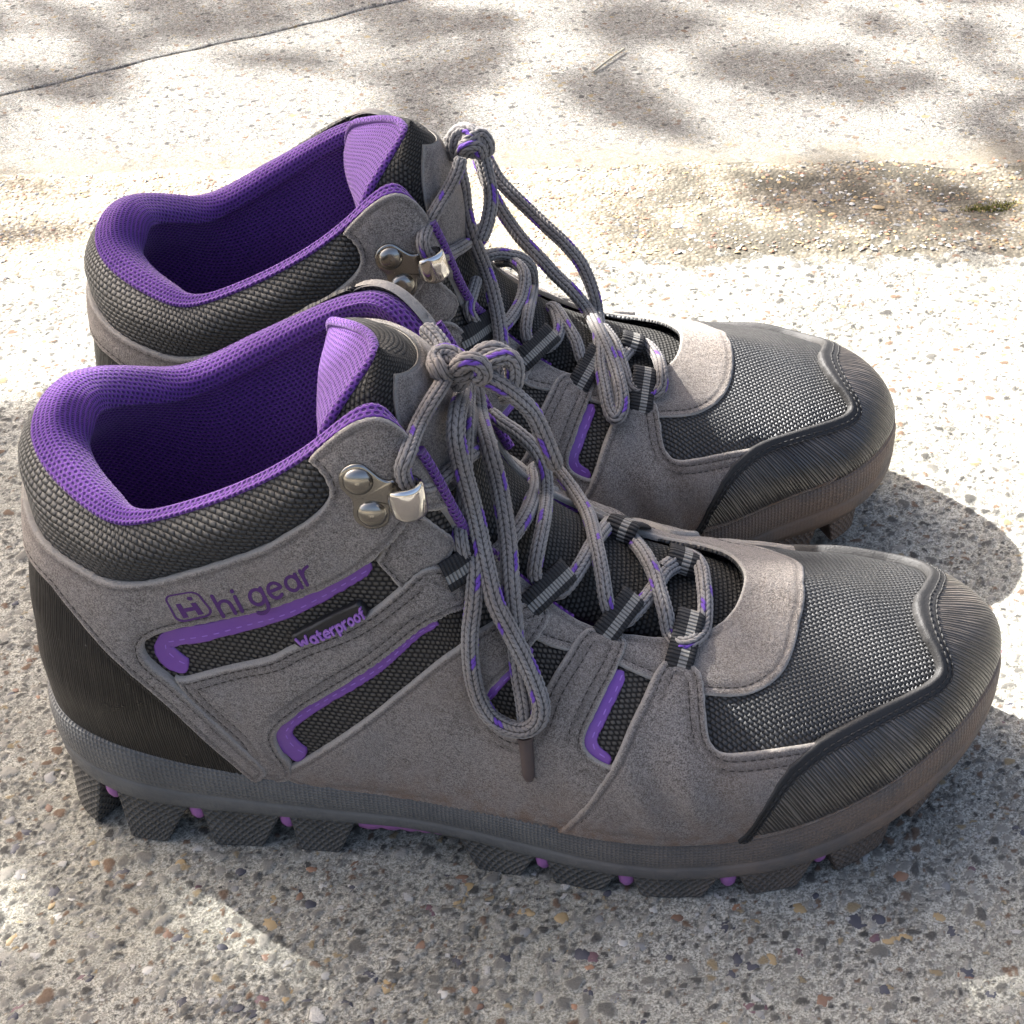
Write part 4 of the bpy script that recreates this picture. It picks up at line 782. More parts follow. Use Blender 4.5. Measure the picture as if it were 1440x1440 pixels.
def text_on(b,body,corners,mat,parent,weight,gap,raise_=.25,off=2.3,name='lettering'):
    """lettering of round-ended strokes laid on the surface between the four corners (baseline left, right, cap right, cap left)"""
    x=0;S_=[]
    for ch in body:
        w,st=GLYPH[ch]
        for q in st: S_.append(np.array(q,float)+[x,0])
        x+=w+gap
    tot=x-gap;V=[];F=[];lay=[];n=0
    for k,q in enumerate(S_):
        q=resample(chaikin(q,1,False),.03);tn=np.gradient(q,axis=0);tn/=np.linalg.norm(tn,axis=1,keepdims=True)+1e-9;nr=np.stack([-tn[:,1],tn[:,0]],1)*weight/2
        L=q+nr;Rr=q-nr;c0=[q[0]+(-tn[0]*math.sin(a)+nr[0]/(weight/2)*math.cos(a))*weight/2 for a in np.linspace(0,math.pi,7)[1:-1]];c1=[q[-1]+(tn[-1]*math.sin(a)-nr[-1]/(weight/2)*math.cos(a))*weight/2 for a in np.linspace(0,math.pi,7)[1:-1]]
        m=len(q);P=np.concatenate([L,Rr,c0,c1]);V.append(P);lay+= [k%4]*len(P)
        for i in range(m-1): F.append([n+i,n+m+i,n+m+i+1,n+i+1])
        F.append([n]+[n+2*m+i for i in range(5)]+[n+m]);F.append([n+2*m-1]+[n+2*m+5+i for i in range(5)]+[n+m-1]);n+=len(P)
    V=np.concatenate(V);place_glyph(b,np.stack([V[:,0]/tot,V[:,1]],1),F,corners,mat,parent,name,off,raise_,np.array(lay)*.012)
def place_glyph(b,xy,F,corners,mat,parent,name,off,raise_,lay=0):
    c=np.array(corners);x,y=xy[:,0:1],xy[:,1:2]
    uv=(c[0]*(1-x)+c[1]*x)*(1-y)+(c[3]*(1-x)+c[2]*x)*y
    P=b.S.P(uv[:,0],uv[:,1]);N=b.S.Nn(uv[:,0],uv[:,1]);n=len(P)
    V=np.concatenate([P+N*(np.zeros(n)+off+raise_+lay)[:,None],P+N*(off-.4)])
    E={}
    for f in F:
        for p,q in zip(f,f[1:]+f[:1]): E[(p,q)]=1
    be=[(p,q) for (p,q) in E if (q,p) not in E]
    me_f=[np.array([f]) for f in F]+[np.array([[p,q,q+n,p+n][::-1] for p,q in be])]
    b.mesh(name,V,me_f,mat,parent,smooth=False)
def strokes_to_glyph(polys):
    """closed outlines with optional inner outline -> vertices and faces"""
    V=[];F=[]
    for out,inn in polys:
        out=[tuple(p) for p in out]
        if inn is None:
            F.append([len(V)+i for i in range(len(out))]);V+=out
        else:
            n=len(out);k=len(V);V+=out+[tuple(p) for p in inn]
            for i in range(n): F.append([k+i,k+(i+1)%n,k+n+(i+1)%n,k+n+i])
    return np.array(V),F
def rrect(x0,y0,x1,y1,r,n=5):
    p=[]
    for cx,cy,a0 in ((x1-r,y0+r,-90),(x1-r,y1-r,0),(x0+r,y1-r,90),(x0+r,y0+r,180)):
        for i in range(n+1): a=math.radians(a0+90*i/n);p.append((cx+r*math.cos(a),cy+r*math.sin(a)))
    return p
def build_hook(b,uv3,mir=False):
    S=b.S;uv=np.array(uv3)
    if mir: uv=uv.copy();uv[:,0]=28-uv[:,0]
    c=[S.P(a,v) for a,v in uv];N=S.Nn(*uv[0]);N=(N+S.Nn(*uv[1]))/2;N/=np.linalg.norm(N)
    base=2.6
    r1,r2,hk=[p+N*base for p in c];f=hk-(r1+r2)/2;f-=N*(f@N);dist=np.linalg.norm(f);f/=dist;w=np.cross(N,f)
    def loc(p): d=p-(r1+r2)/2;return np.array([d@f,d@w])
    a1,a2=loc(r1),loc(r2);org=(r1+r2)/2
    # plate outline: hull of two circles and a neck towards the hook, with a waist between the rivets
    pts=[]
    R0=4.7
    hi,lo=(a1,a2) if a1[1]>a2[1] else (a2,a1)
    for k in np.linspace(60,215,12): pts.append(hi+R0*np.array([math.cos(math.radians(k)),math.sin(math.radians(k))]))
    pts.append((hi+lo)/2+np.array([-3.2,0]))
    for k in np.linspace(150,320,12): pts.append(lo+R0*np.array([math.cos(math.radians(k)),math.sin(math.radians(k))]))
    hx=dist-2.0;pts+=[np.array([hx-3.4,-2.6]),np.array([hx,-4.2]),np.array([hx,4.2]),np.array([hx-3.0,3.4])]
    pl=chaikin(np.array(pts),2);n=len(pl);cen=pl.mean(0)
    to3=lambda q,h:org+np.outer(q[:,0],f)+np.outer(q[:,1],w)+N*h
    rings=[to3(pl,-1.2),to3(pl,.45),to3(cen+(pl-cen)*.97,.75),to3(cen+(pl-cen)*.9,.85),to3(cen+(pl-cen)*.02,.85)]
    V=np.concatenate(rings);F=grid_faces(5,n,False,True)
    hook=b.mesh('lace_hook',V,[F if not mir else F[:,::-1]],M['plate'],b.root)
    for q in (r1,r2):
        th=np.arange(20)*2*np.pi/20;rows=[]
        for k in np.linspace(0,1,8): rr=3.75*math.cos(k*math.pi/2*.98);rows.append(q+np.outer(np.cos(th)*rr,f)+np.outer(np.sin(th)*rr,w)+N*(.7+1.9*math.sin(k*math.pi/2)))
        b.mesh('rivet',np.concatenate(rows),[grid_faces(8,20,False,True),np.array([[140+i for i in range(20)]])],M['plate'],hook)
    # curled hook: plate strip rising, rolling over and coming back
    prof=[(-4.2,.5),(-2.2,.7),(0,.9),(1.9,1.5),(3.2,2.9),(3.7,4.8),(3.2,6.6),(1.9,7.9),(0,8.4),(-1.8,8.2),(-3.2,7.3),(-3.9,6.1)]
    pr=catmull(np.array(prof),.4);tn=np.gradient(pr,axis=0);tn/=np.linalg.norm(tn,axis=1,keepdims=True);nn=np.stack([-tn[:,1],tn[:,0]],1)
    L=np.linspace(0,1,len(pr));wid=np.interp(L,[0,.15,.5,.8,.93,1],[3.9,4.0,4.4,4.6,4.0,2.9])
    ys=np.array([-1,-.93,-.7,0,.7,.93,1]);th=.75
    rows=[]
    for i in range(len(pr)):
        top=[(pr[i]+nn[i]*th*(-1)*(1 if abs(y)<.9 else (.55 if abs(y)<.95 else .0)),y*wid[i]) for y in ys];bot=[(pr[i]+nn[i]*th*(1 if abs(y)<.9 else (.55 if abs(y)<.95 else .0)),y*wid[i]) for y in ys[::-1]]
        rows.append([hk+f*q[0]+N*q[1]+w*y for q,y in top+bot])
    V=np.array(rows);k=V.shape[1];Vf=V.reshape(-1,3);F=[grid_faces(len(pr),k,False,True),np.array([[i for i in range(k)]]),np.array([[len(Vf)-k+i for i in range(k)][::-1]])]
    b.mesh('hook_clip',Vf,F,M['chrome'],hook)
    q=[(-.3,8.62),(-1.9,8.42),(-3.25,7.55),(-4.0,6.5)];rows=[[hk+f*a+N*(h_+.12)+w*y*k for y,k in zip((-1,-.9,0,.9,1),(2.9-.25*i,)*5)] for i,(a,h_) in enumerate(q)]
    V=np.array(rows).reshape(-1,3);b.mesh('clip_window',V,[grid_faces(4,5)],M['plate'],hook)
    return hook
def build_loop(b,data):
    base,fold,wv,up=[np.array(x) for x in data];d=fold-base;Ld=np.linalg.norm(d);d/=Ld;wl=np.linalg.norm(wv);w=wv-d*(wv@d);w/=np.linalg.norm(w)
    n=np.cross(w,d);n=n if n@up>0 else -n
    prof=[(-3.0,-.6),(-1.2,.6),(1.0,1.9),(Ld*.5,3.3),(Ld-1.6,4.6),(Ld+.6,4.6),(Ld+2.2,3.2),(Ld+2.2,1.0),(Ld+.6,-.6),(Ld*.5,-.9),(0,-1.4)]
    pr=catmull(np.array(prof),.45);tn=np.gradient(pr,axis=0);tn/=np.linalg.norm(tn,axis=1,keepdims=True);nn=np.stack([-tn[:,1],tn[:,0]],1)
    hw=min(max(wl*.40,3.4),4.6);ys=np.linspace(-1,1,9);rows=[];uv=[];L=np.r_[0,np.cumsum(np.linalg.norm(np.diff(pr,axis=0),axis=1))];t=.55
    for i in range(len(pr)):
        rp=.16*abs(math.sin(L[i]*math.pi/1.05))
        for sgn,yy in ((1,ys),(-1,ys[::-1])):
            for y in yy:
                q=pr[i]+nn[i]*(sgn*t*(1-.6*(abs(y)>.95))+sgn*rp);rows.append(base+d*q[0]+n*q[1]+w*y*hw);uv.append((y*hw,L[i]))
    V=np.array(rows);k=18;F=[grid_faces(len(pr),k,False,True)]
    return b.mesh('lace_loop',V,F,M['web'],uv=np.array(uv))
def build_boot(left,name,loc,rz,label,group):
    root=bpy.data.objects.new(name,None);COL.objects.link(root);root.location=loc;root.rotation_euler=(0,0,rz);root.scale=(.983,)*3 if left else (1,1,1);root['label']=label;root['category']='boot';root['group']=group
    b=Boot(left,root);S=b.S;nm='far' if left else 'near'
    sole=build_sole(b)
    # base shell of mesh fabric under all the leather
    n,m=S.G.shape[:2];u=np.arange(n)/NU;UU=np.stack([np.repeat(S.metric(u,0*u+.3)[0],m),S.LV.ravel()],1)
    V=(S.G+S.N*0).reshape(-1,3)
    upper=b.mesh('upper',V,[grid_faces(n,m,True,False)],M['window'],uv=UU)
    b.panel('vamp_mesh',b.P['vamp_mesh'],.55,M['vamp'],step=2.2,uvrot=.45,uvmode='plan')
    b.panel('collar',b.P['collar'],1.4,M['collar'],r=1.5,puff=3.2,step=2.0)
    b.panel('heel_counter',b.P['counter'],1.7,M['counter'],r=1.0,step=2.2,stitch=((1.9,1),))
    b.panel('eyestay',b.P['eyestay'],1.2,M['suede'],step=2.0,stitch=((2.2,1),))
    b.both('quarter_panel','quarter',1.9,M['suede'],stitch=((1.6,1),(4.2,1)))
    b.both('side_strap','strap1',2.0,M['suede'],stitch=((1.6,1),(4.0,1)))
    b.both('eyestay_tab','tab',1.5,M['suede'],stitch=((1.5,1),),ch=1)
    b.panel('ankle_panel',b.P['ankle'],2.6,M['suede'],stitch=((1.9,1),))
    b.both('forefoot_panel','forefoot',2.7,M['suede'],stitch=((2.0,1),(4.4,1)))
    cap=b.panel('toe_cap',b.P['cap'],2.75,M['cap'],r=1.3,step=1.9,ch=1,uvrot=-.32)
    # folded edge tape round the top of the toe cap, with twin stitching
    cp=np.array(b.P['cap']);k=b.frame(cp);cq=resample(chaikin(cp*k,1),.8,True)/k;sel=cq[:,1]>.012
    i0=np.where(~sel)[0];i1=(i0[-1]+1) if len(i0) else 0;sq=np.roll(cq,-i1,0);ss=np.roll(sel,-i1);sq=sq[ss]
    inner=[]
    kk=k;t=np.gradient(sq*kk,axis=0);t/=np.linalg.norm(t,axis=1,keepdims=True)+1e-9;nr=np.stack([-t[:,1],t[:,0]],1)
    tst=sq*kk+nr*.6
    if inside(tst[len(tst)//2:len(tst)//2+1],cq*kk)[0]==False: nr=-nr
    k9=np.ones(9)/9;nr=np.stack([np.convolve(np.pad(nr[:,j],4,mode='edge'),k9,'valid') for j in (0,1)],1)
    rows=[]
    prof=[(-.3,.6),(-.25,2.4),(0,3.05),(.4,3.15),(.75,2.95),(1.2,2.8),(1.6,2.9),(2.0,2.8),(2.4,2.8),(2.7,2.4)]
    for a,h in prof:
        w=(sq*kk+nr*a)/kk;rows.append(S.P(w[:,0],w[:,1])+S.Nn(w[:,0],w[:,1])*h)
    V=np.stack(rows,1);Ff=grid_faces(*V.shape[:2]);a0,a1,a2=V[5,2]-V[5,3],V[6,2]-V[5,2],S.Nn(sq[5:6,0],sq[5:6,1])[0]
    if np.cross(V[6,2]-V[5,2],V[5,3]-V[5,2])@a2<0: Ff=Ff[:,::-1]
    tape=b.mesh('toe_cap_edging',V.reshape(-1,3),[Ff],M['rim'],cap)
    for a in (1.45,2.35):
        w=(sq*kk+nr*a)/kk;p3=S.P(w[:,0],w[:,1])+S.Nn(w[:,0],w[:,1])*2.95;dd=np.r_[0,np.cumsum(np.linalg.norm(np.diff(p3,axis=0),axis=1))];x=.5
        while x+1.9<dd[-1]:
            A=np.array([np.interp(x,dd,p3[:,j]) for j in range(3)]);Bq=np.array([np.interp(x+1.9,dd,p3[:,j]) for j in range(3)]);i=min(np.searchsorted(dd,x),len(w)-1)
            stitch_seg(b.c,A,Bq,S.Nn(*w[i]),.36);x+=2.15
    # purple rubber strips along the windows
    for key in ('strip1','strip2','strip3','strip4'):
        b.both('accent_strip',key,.7,M['purple'],r=.18,step=1.2,ch=1,off=-.1)
        c=np.array(DATA['strip_lines'][key])
        for mir in (0,1):
            w=resample(c*np.array([23,100]),.5)/np.array([23,100]);w=w.copy()
            if mir: w[:,0]=28-w[:,0]
            p3=S.P(w[:,0],w[:,1])+S.Nn(w[:,0],w[:,1])*.62;dd=np.r_[0,np.cumsum(np.linalg.norm(np.diff(p3,axis=0),axis=1))];x=.8
            while x+2.4<dd[-1]:
                A=np.array([np.interp(x,dd,p3[:,j]) for j in range(3)]);Bq=np.array([np.interp(x+2.4,dd,p3[:,j]) for j in range(3)]);stitch_seg(b.pst,A,Bq,S.Nn(*w[min(np.searchsorted(dd,x),len(w)-1)]),.2);x+=3.4
    b.st.build('stitching',M['thread'],root,origin=b.o(),kind='stuff')
    b.pst.build('strip_stitching',M['pthread'],root,origin=b.o(),kind='stuff')
    b.c.build('cap_stitching',M['rim'],cap,origin=b.o(),kind='stuff')
    build_lining(b);build_tongue(b)
    for mir in (0,1):
        w=np.linspace(6.3,7.75,40);w=28-w if mir else w;b.tube('collar_piping',S.P(w,0*w+.985)+S.Nn(w,0*w+.985)*2.6,1.45,M['knit'],None,10)
    if True:
        tag=b.panel('side_tag',b.P['tag'],2.3,M['tag'],r=.5,step=1.2,ch=0)
        if not left:
            text_on(b,'Waterproof',DATA['tagtext_uv'],M['tagtext'],tag,.19,.22,.45,2.3)
        else: pass
    if not left:
        text_on(b,'hi gear',DATA['text_uv'],M['print'],root,.13,.22,.08,2.62)
        H=[[(.22,.12),(.36,.12),(.36,.30),(.62,.30),(.62,.12),(.76,.12),(.76,.56),(.62,.56),(.62,.43),(.36,.43),(.36,.62),(.22,.62)],None]
        dot=[[(.69+.075*math.cos(a),.74+.075*math.sin(a)) for a in np.linspace(0,2*np.pi,12,endpoint=False)],None]
        ring=[rrect(0,0,1,1,.24),rrect(.055,.055,.945,.945,.2)]
        xy,F=strokes_to_glyph([H,dot,ring]);place_glyph(b,xy,F,DATA['logo_uv'],M['print'],root,'logo',2.62,.08)
    build_hook(b,DATA['hook'][nm])
    if left: build_hook(b,DATA['hook'][nm],True)
    for L in DATA['loops'][nm]: build_loop(b,L)
    D=DATA['lace'][nm];lc=bpy.data.objects.new('shoelace',None);COL.objects.link(lc);lc.parent=root
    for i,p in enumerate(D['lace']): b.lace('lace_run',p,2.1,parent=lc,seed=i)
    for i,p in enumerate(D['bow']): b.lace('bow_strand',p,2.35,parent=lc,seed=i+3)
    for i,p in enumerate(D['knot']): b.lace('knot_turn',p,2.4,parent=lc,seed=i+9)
    if D['aglet']:
        p=catmull(D['aglet'],.8);b.tube('aglet',p,2.0,M['aglet'],lc,12,rr=np.interp(np.linspace(0,1,len(p)),[0,.08,.12,.9,1],[2.3,2.4,1.95,1.75,1.2]))
    return root
build_boot(False,'hiking_boot',(.140,0,0),0,'grey suede hiking boot in front, purple lettering on its side','pair of hiking boots')
FX,FY,FR=-13.5,102,.122
c_,s_=math.cos(FR),math.sin(FR)
build_boot(True,'hiking_boot',((FX+c_*140)*.001,(FY+s_*140)*.001,0),FR,'grey suede hiking boot standing behind the other, its toe in the sun','pair of hiking boots')
# ------------------------------------------------------------------ ground
def top_slab(name,poly_fn,z,mat,parent): ...
pav=bpy.data.objects.new('pavement',None);COL.objects.link(pav);pav['kind']='structure'
def near_edge(x): return 312+.02*x+2.5*math.sin(x*.031)+1.6*math.sin(x*.083+1)+.9*math.sin(x*.21)
def far_edge(x): return 388-.015*x+2.5*math.sin(x*.027+2)+1.8*math.sin(x*.071)+.9*math.sin(x*.19+1)
def crack(x): return 600+.585*(x-3)+1.5*math.sin(x*.05)+.8*math.sin(x*.17)
def slab(y0,y1,xs,soft0,soft1,name,z0=1,z1=1):
    rows=[];prof=[(0,-9),(1.2,-5),(2.8,-2.4),(5,-.9),(8,-.25),(12,0)]
    ts=[0,.1,.25,.5,.75,.9,1]
    for x in xs:
        a,b_=y0(x),y1(x);q=[]
        A=[(a+d*soft0,z*z0) for d,z in prof] if soft0 else [(a,-9),(a,0)]
        B=[(b_-d*soft1,z*z1) for d,z in prof][::-1] if soft1 else [(b_,0),(b_,-9)]
        lo,hi=A[-1][0],B[0][0]
        q=A+[(lo+(hi-lo)*t,0) for t in (.2,.4,.6,.8)]+B
        if not soft0 and soft1: q=[(y,z-.9) for y,z in q]
        rows.append([(x,y,z-.35+.25*math.sin(x*.4+y*.9)*(1 if z<-.1 else 0)) for y,z in q])
    V=np.array(rows);n,m=V.shape[:2];F=grid_faces(n,m)
    o=mesh(name,V.reshape(-1,3),[F],M['concrete'],pav);return o
xs=np.arange(-900,1300,5.)
slabs=[slab(lambda x:-900,near_edge,xs,0,1,'paving_slab'),slab(far_edge,lambda x:min(max(crack(x)-.5,far_edge(x)+40),1500),xs,1,.4,'paving_slab',1,.22),slab(lambda x:min(max(crack(x)+.5,far_edge(x)+42),1501),lambda x:2600,xs,.4,0,'paving_slab',.22,1)]
# the foreground slab's weathered face: cement worn down between thousands of grains, in real relief
def worn_face(x0,x1,y0,y1,st):
    r=np.random.default_rng(31);nx,ny=int((x1-x0)/st)+1,int((y1-y0)/st)+1
    def up(k,seed):
        q=np.random.default_rng(seed).uniform(-1,1,(int(nx/k)+4,int(ny/k)+4));X=np.arange(nx)/k;Y=np.arange(ny)/k
        i=X.astype(int);j=Y.astype(int);a=(X-i);b_=(Y-j);a=(a*a*(3-2*a))[:,None];b_=(b_*b_*(3-2*b_))[None]
        g=lambda di,dj:q[np.ix_(i+di,j+dj)]
        return g(0,0)*(1-a)*(1-b_)+g(1,0)*a*(1-b_)+g(0,1)*(1-a)*b_+g(1,1)*a*b_
    n1=.45*up(9,1)+.35*up(4.3,2)+.3*up(2.1,3)+.35*r.uniform(-1,1,(nx,ny))
    H=.25*up(60,5)+.34*n1;T=np.zeros((nx,ny));U_=np.full((nx,ny),.3);Gm=np.zeros((nx,ny))
    N_=int((x1-x0)*(y1-y0)*.46);px=r.uniform(0,nx-1,N_);py=r.uniform(0,ny-1,N_);R=np.clip(.46*np.exp(r.normal(.3,.5,N_)),.45,2.8);R=np.sort(R);tn=r.uniform(0,1,N_);hu=r.uniform(0,1,N_)
    ph=r.uniform(0,6.28,(N_,3));ec=r.uniform(.55,1,N_);dens=up(45,9)
    for k in range(N_):
        i0,j0=px[k],py[k]
        if dens[int(i0),int(j0)]<-.2 and R[k]<1.3 and k%2: continue
        w=int(R[k]*1.5/st)+1;a,b_=max(int(i0)-w,0),max(int(j0)-w,0);c,d=min(int(i0)+w+2,nx),min(int(j0)+w+2,ny)
        X=(np.arange(a,c)-i0)[:,None]*st;Y=(np.arange(b_,d)-j0)[None]*st;ca,sa=math.cos(ph[k,2]),math.sin(ph[k,2]);X,Y=X*ca-Y*sa,(X*sa+Y*ca)/ec[k]
        rr=np.sqrt(X*X+Y*Y);th=np.arctan2(Y,X);q=rr/(R[k]*(1+.17*np.cos(2*th+ph[k,0])+.13*np.cos(3*th+ph[k,1])))
        m=q<1
        if not m.any(): continue
        hh=.16*R[k]*np.sqrt(np.clip(1-q*q*.8,0,1))+.05*r.uniform(-1,1)+.10
        H[a:c,b_:d]=np.where(m,hh+.25*H[a:c,b_:d],np.where(q<1.25,H[a:c,b_:d]-.10,H[a:c,b_:d]));T[a:c,b_:d][m]=tn[k];U_[a:c,b_:d][m]=hu[k];Gm[a:c,b_:d]=np.where(m,np.clip((1-q)*4.5,0,1)*.94,Gm[a:c,b_:d]*np.clip((q-1)*3,0,1))
    X,Y=np.meshgrid(x0+np.arange(nx)*st,y0+np.arange(ny)*st,indexing='ij')
    ed=np.minimum(np.minimum(X-x0,x1-X),np.minimum(Y-y0,y1-Y));H=H*np.clip(ed/4,0,1)-.15
    ne=312+.02*X+2.5*np.sin(X*.031)+1.6*np.sin(X*.083+1);H-=3.6*np.clip((Y-(ne-22+9*up(22,12)+4*up(7,13)))/20,0,1)**1.4
    pit=np.clip((-H-.38)/.22,0,1)*(1-Gm)
    return mesh('worn_face',np.stack([X,Y,H],-1).reshape(-1,3),[grid_faces(nx,ny)],M['worn'],slabs[0],attrs={'tone':T.ravel(),'hue':U_.ravel(),'grain':Gm.ravel(),'pit':pit.ravel()})
worn_face(-160,390,-128,318,.62)
# sand in the joint: fills it and spills unevenly over the worn slab edges
from mathutils import noise as mnoise
gv=[]
for x in xs: gv.append([(x,crack(x)-6,-1.6),(x,crack(x)+6,-1.6)])
mesh('joint_grout',np.array(gv).reshape(-1,3),[grid_faces(len(xs),2)],M['sand'],pav)
g=[];ys=np.linspace(-26,102,56)
for x in np.arange(-900,1300,3.0):
    a,b_=near_edge(x),far_edge(x);row=[]
    for t_ in ys:
        y=a+t_*(b_-a)/76.;dn=min(y-a,b_-y)
        nz=mnoise.fractal(Vector((x*.045,y*.06,3)),1,2,4)
        z=-.35+.32*nz-(max(-dn,0)*.045)-(1.6*min(max(dn,0)/25,1));row.append((x,y,z))
    g.append(row)
V=np.array(g);mesh('joint_sand',V.reshape(-1,3),[grid_faces(V.shape[0],V.shape[1])],M['sand'],pav)
bed=[[-900,-900,-12],[1300,-900,-12],[1300,2600,-12],[-900,2600,-12]];mesh('sand_bed',bed,[np.array([[0,1,2,3]])],M['sand'],pav)
far_ground=[[-60000,-60000,-14],[60000,-60000,-14],[60000,60000,-14],[-60000,60000,-14]]
gr=mesh('ground',far_ground,[np.array([[0,1,2,3]])],M['sand']);gr['kind']='structure'
# pebbles: shared rounded, slightly faceted stone shapes
def pebble_mesh(seed):
    r=np.random.default_rng(seed);n,m=7,10;V=[]
    for i in range(n):
        ph=math.pi*i/(n-1)
        for j in range(m):
            th=2*math.pi*j/m;V.append((math.sin(ph)*math.cos(th),math.sin(ph)*math.sin(th),math.cos(ph)))
    V=np.array(V)
    for _ in range(5):
        d=r.normal(size=3);d/=np.linalg.norm(d);c=r.uniform(.62,.9);k=np.clip(V@d-c,0,None);V=V-np.outer(k,d)*.85
    V*=np.array([1,r.uniform(.6,.95),r.uniform(.45,.7)]);return V,grid_faces(n,m,False,True)[:, ::-1]
PB=[pebble_mesh(i) for i in range(8)]
pbm={}
def pebble_data(k,mi):
    if (k,mi) not in pbm:
        o=mesh('pebble',PB[k][0],[PB[k][1]],STONES[mi]);me=o.data;bpy.data.objects.remove(o);pbm[(k,mi)]=me
    return pbm[(k,mi)]
def add_pebble(x,y,r,mi,ang=None,z=None,par=None):
    k=random.randrange(8);o=bpy.data.objects.new('pebble',pebble_data(k,mi));COL.objects.link(o);o.parent=par or slabs[0]
    o.location=(x*.001,y*.001,(z if z is not None else .22-.40*r)*.001);o.scale=(r*1.38,r*1.38,r*.62);o.rotation_euler=(random.uniform(-.15,.15),random.uniform(-.15,.15),random.uniform(0,6.28) if ang is None else ang)
for x,y,r,mi in [(248.9, -44.1, 2.6, 4), (206.6, -63.3, 3.2, 2), (199.8, -63.0, 3.0, 0), (235.5, -60.9, 3.4, 0), (226.2, -62.3, 2.6, 0), (203.4, -56.4, 2.2, 4), (241.3, -60.3, 2.0, 0), (203.2, -74.6, 2.4, 0), (201.7, -79.7, 2.6, 0), (211.8, -83.4, 3.4, 3), (205.1, -88.5, 3.0, 6), (208.5, -90.1, 1.8, 6), (241.4, -83.0, 2.2, 0), (268.5, -84.4, 3.0, 0), (275.6, -78.9, 2.6, 0), (263.1, -76.6, 2.0, 0), (243.5, -66.6, 1.9, 2), (240.1, -66.2, 1.7, 6), (257.7, -59.1, 1.8, 2), (268.2, -42.9, 1.8, 6), (220.4, -57.2, 2.2, 2), (211.6, -74.0, 1.9, 2), (26.7, -85.4, 2.2, 0), (11.3, -95.0, 2.8, 6), (43.5, -82.2, 1.9, 5), (33.6, -52.4, 1.5, 5), (15.3, -59.2, 1.4, 5), (50.2, -55.0, 2.4, 6), (43.5, -45.7, 1.7, 2), (62.0, -47.1, 1.9, 0), (17.3, -46.5, 2.2, 2), (-2.5, -50.2, 2.6, 3), (9.2, -57.3, 2.6, 0), (26.8, -48.9, 2.6, 0), (65.5, -91.8, 4.0, 3), (76.9, -91.2, 2.4, 6), (73.9, -95.3, 2.2, 0), (82.7, -46.6, 1.7, 4), (80.6, -56.3, 1.6, 1), (72.8, -57.0, 1.9, 2), (84.1, -58.7, 1.7, 0), (74.1, -65.4, 3.0, 2), (75.5, -60.7, 1.7, 3), (98.7, -91.9, 2.2, 0), (45.4, -70.0, 1.9, 1), (48.8, -71.4, 1.8, 0), (109.3, -85.3, 2.6, 2), (94.8, -44.5, 1.8, 1), (106.2, -97.6, 1.8, 0), (128.5, -52.6, 2.4, 2), (144.0, -59.7, 2.0, 2), (155.0, -61.8, 2.0, 2), (126.1, -48.9, 2.0, 1), (-10.5, 6.1, 2.2, 1), (-2.1, -24.6, 1.9, 1), (216.4, -44.2, 1.7, 6), (261.0, -48.1, 1.9, 3), (150.5, -87.5, 2.2, 3), (169.3, -86.9, 2.4, 3), (177.6, -70.7, 2.2, 3), (127.7, -76.8, 1.9, 0), (116.5, -72.4, 1.7, 1), (140.2, -75.3, 1.8, 0), (164.8, -61.6, 1.9, 3), (186.7, -61.0, 1.7, 1)]: add_pebble(x,y,r*.92,mi)
rp=random.Random(11)
def occupied(x,y): return -5<x<290 and -62<y<62 or (-20<x<290 and 40<y<175)
cnt=0
while cnt<215:
    x,y=rp.uniform(-60,330),rp.uniform(-110,70)
    if 0<x<282 and -52<y<45: continue
    add_pebble(x,y,rp.choice([1.0,1.2,1.4,1.7,2.0,2.4]),rp.choices(range(7),[30,14,10,26,7,7,6])[0]);cnt+=1
# finer aggregate, thousands of grains, one object per slab / joint
def grains(name,n,box,rs,mats,par,fn=None,seed=3,sink=.35,zf=None):
    r=np.random.default_rng(seed)
    for mi,share in mats:
        k=int(n*share);X=r.uniform(box[0],box[1],k);Y=r.uniform(box[2],box[3],k);ok=np.ones(k,bool) if fn is None else np.array([fn(a,b_) for a,b_ in zip(X,Y)]);X,Y=X[ok],Y[ok]
        acc=Acc();ico=[(1,0,0),(-1,0,0),(0,1,0),(0,-1,0),(0,0,1),(.7,.7,.3),(-.7,.7,.3),(.7,-.7,.3),(-.7,-.7,.3)]
        B=np.array(ico)*[1,1,.75];Fc=np.array([[0,5,4],[5,2,4],[2,6,4],[6,1,4],[1,8,4],[8,3,4],[3,7,4],[7,0,4]])
        R=rs[0]+(rs[1]-rs[0])*r.uniform(0,1,len(X))**2.2;A=r.uniform(0,6.28,len(X));T=r.normal(0,.18,(len(X),9,3))
        for i in range(len(X)):
            c,s=math.cos(A[i]),math.sin(A[i]);q=(B+T[i])*R[i]*[1,.8,.8];z=zf(X[i],Y[i]) if zf else -.35
            acc.add(np.stack([X[i]+q[:,0]*c-q[:,1]*s,Y[i]+q[:,0]*s+q[:,1]*c,z-sink*R[i]+q[:,2]*.8],1),Fc)
        acc.build(name,STONES[mi],par,kind='stuff',smooth=True)
grains('aggregate',2600,(-120,380,-115,300),(.8,1.6),((0,.30),(3,.38),(1,.12),(5,.14),(2,.06)),slabs[0],lambda x,y:not(10<x<270 and -45<y<40),seed=5)
grains('joint_gravel',7000,(-260,420,306,394),(.45,1.5),((2,.26),(5,.14),(3,.32),(1,.18),(4,.10)),slabs[0],seed=8,sink=.1,zf=lambda x,y:-.25-1.6*min(max(min(y-near_edge(x),far_edge(x)-y),0)/25,1))
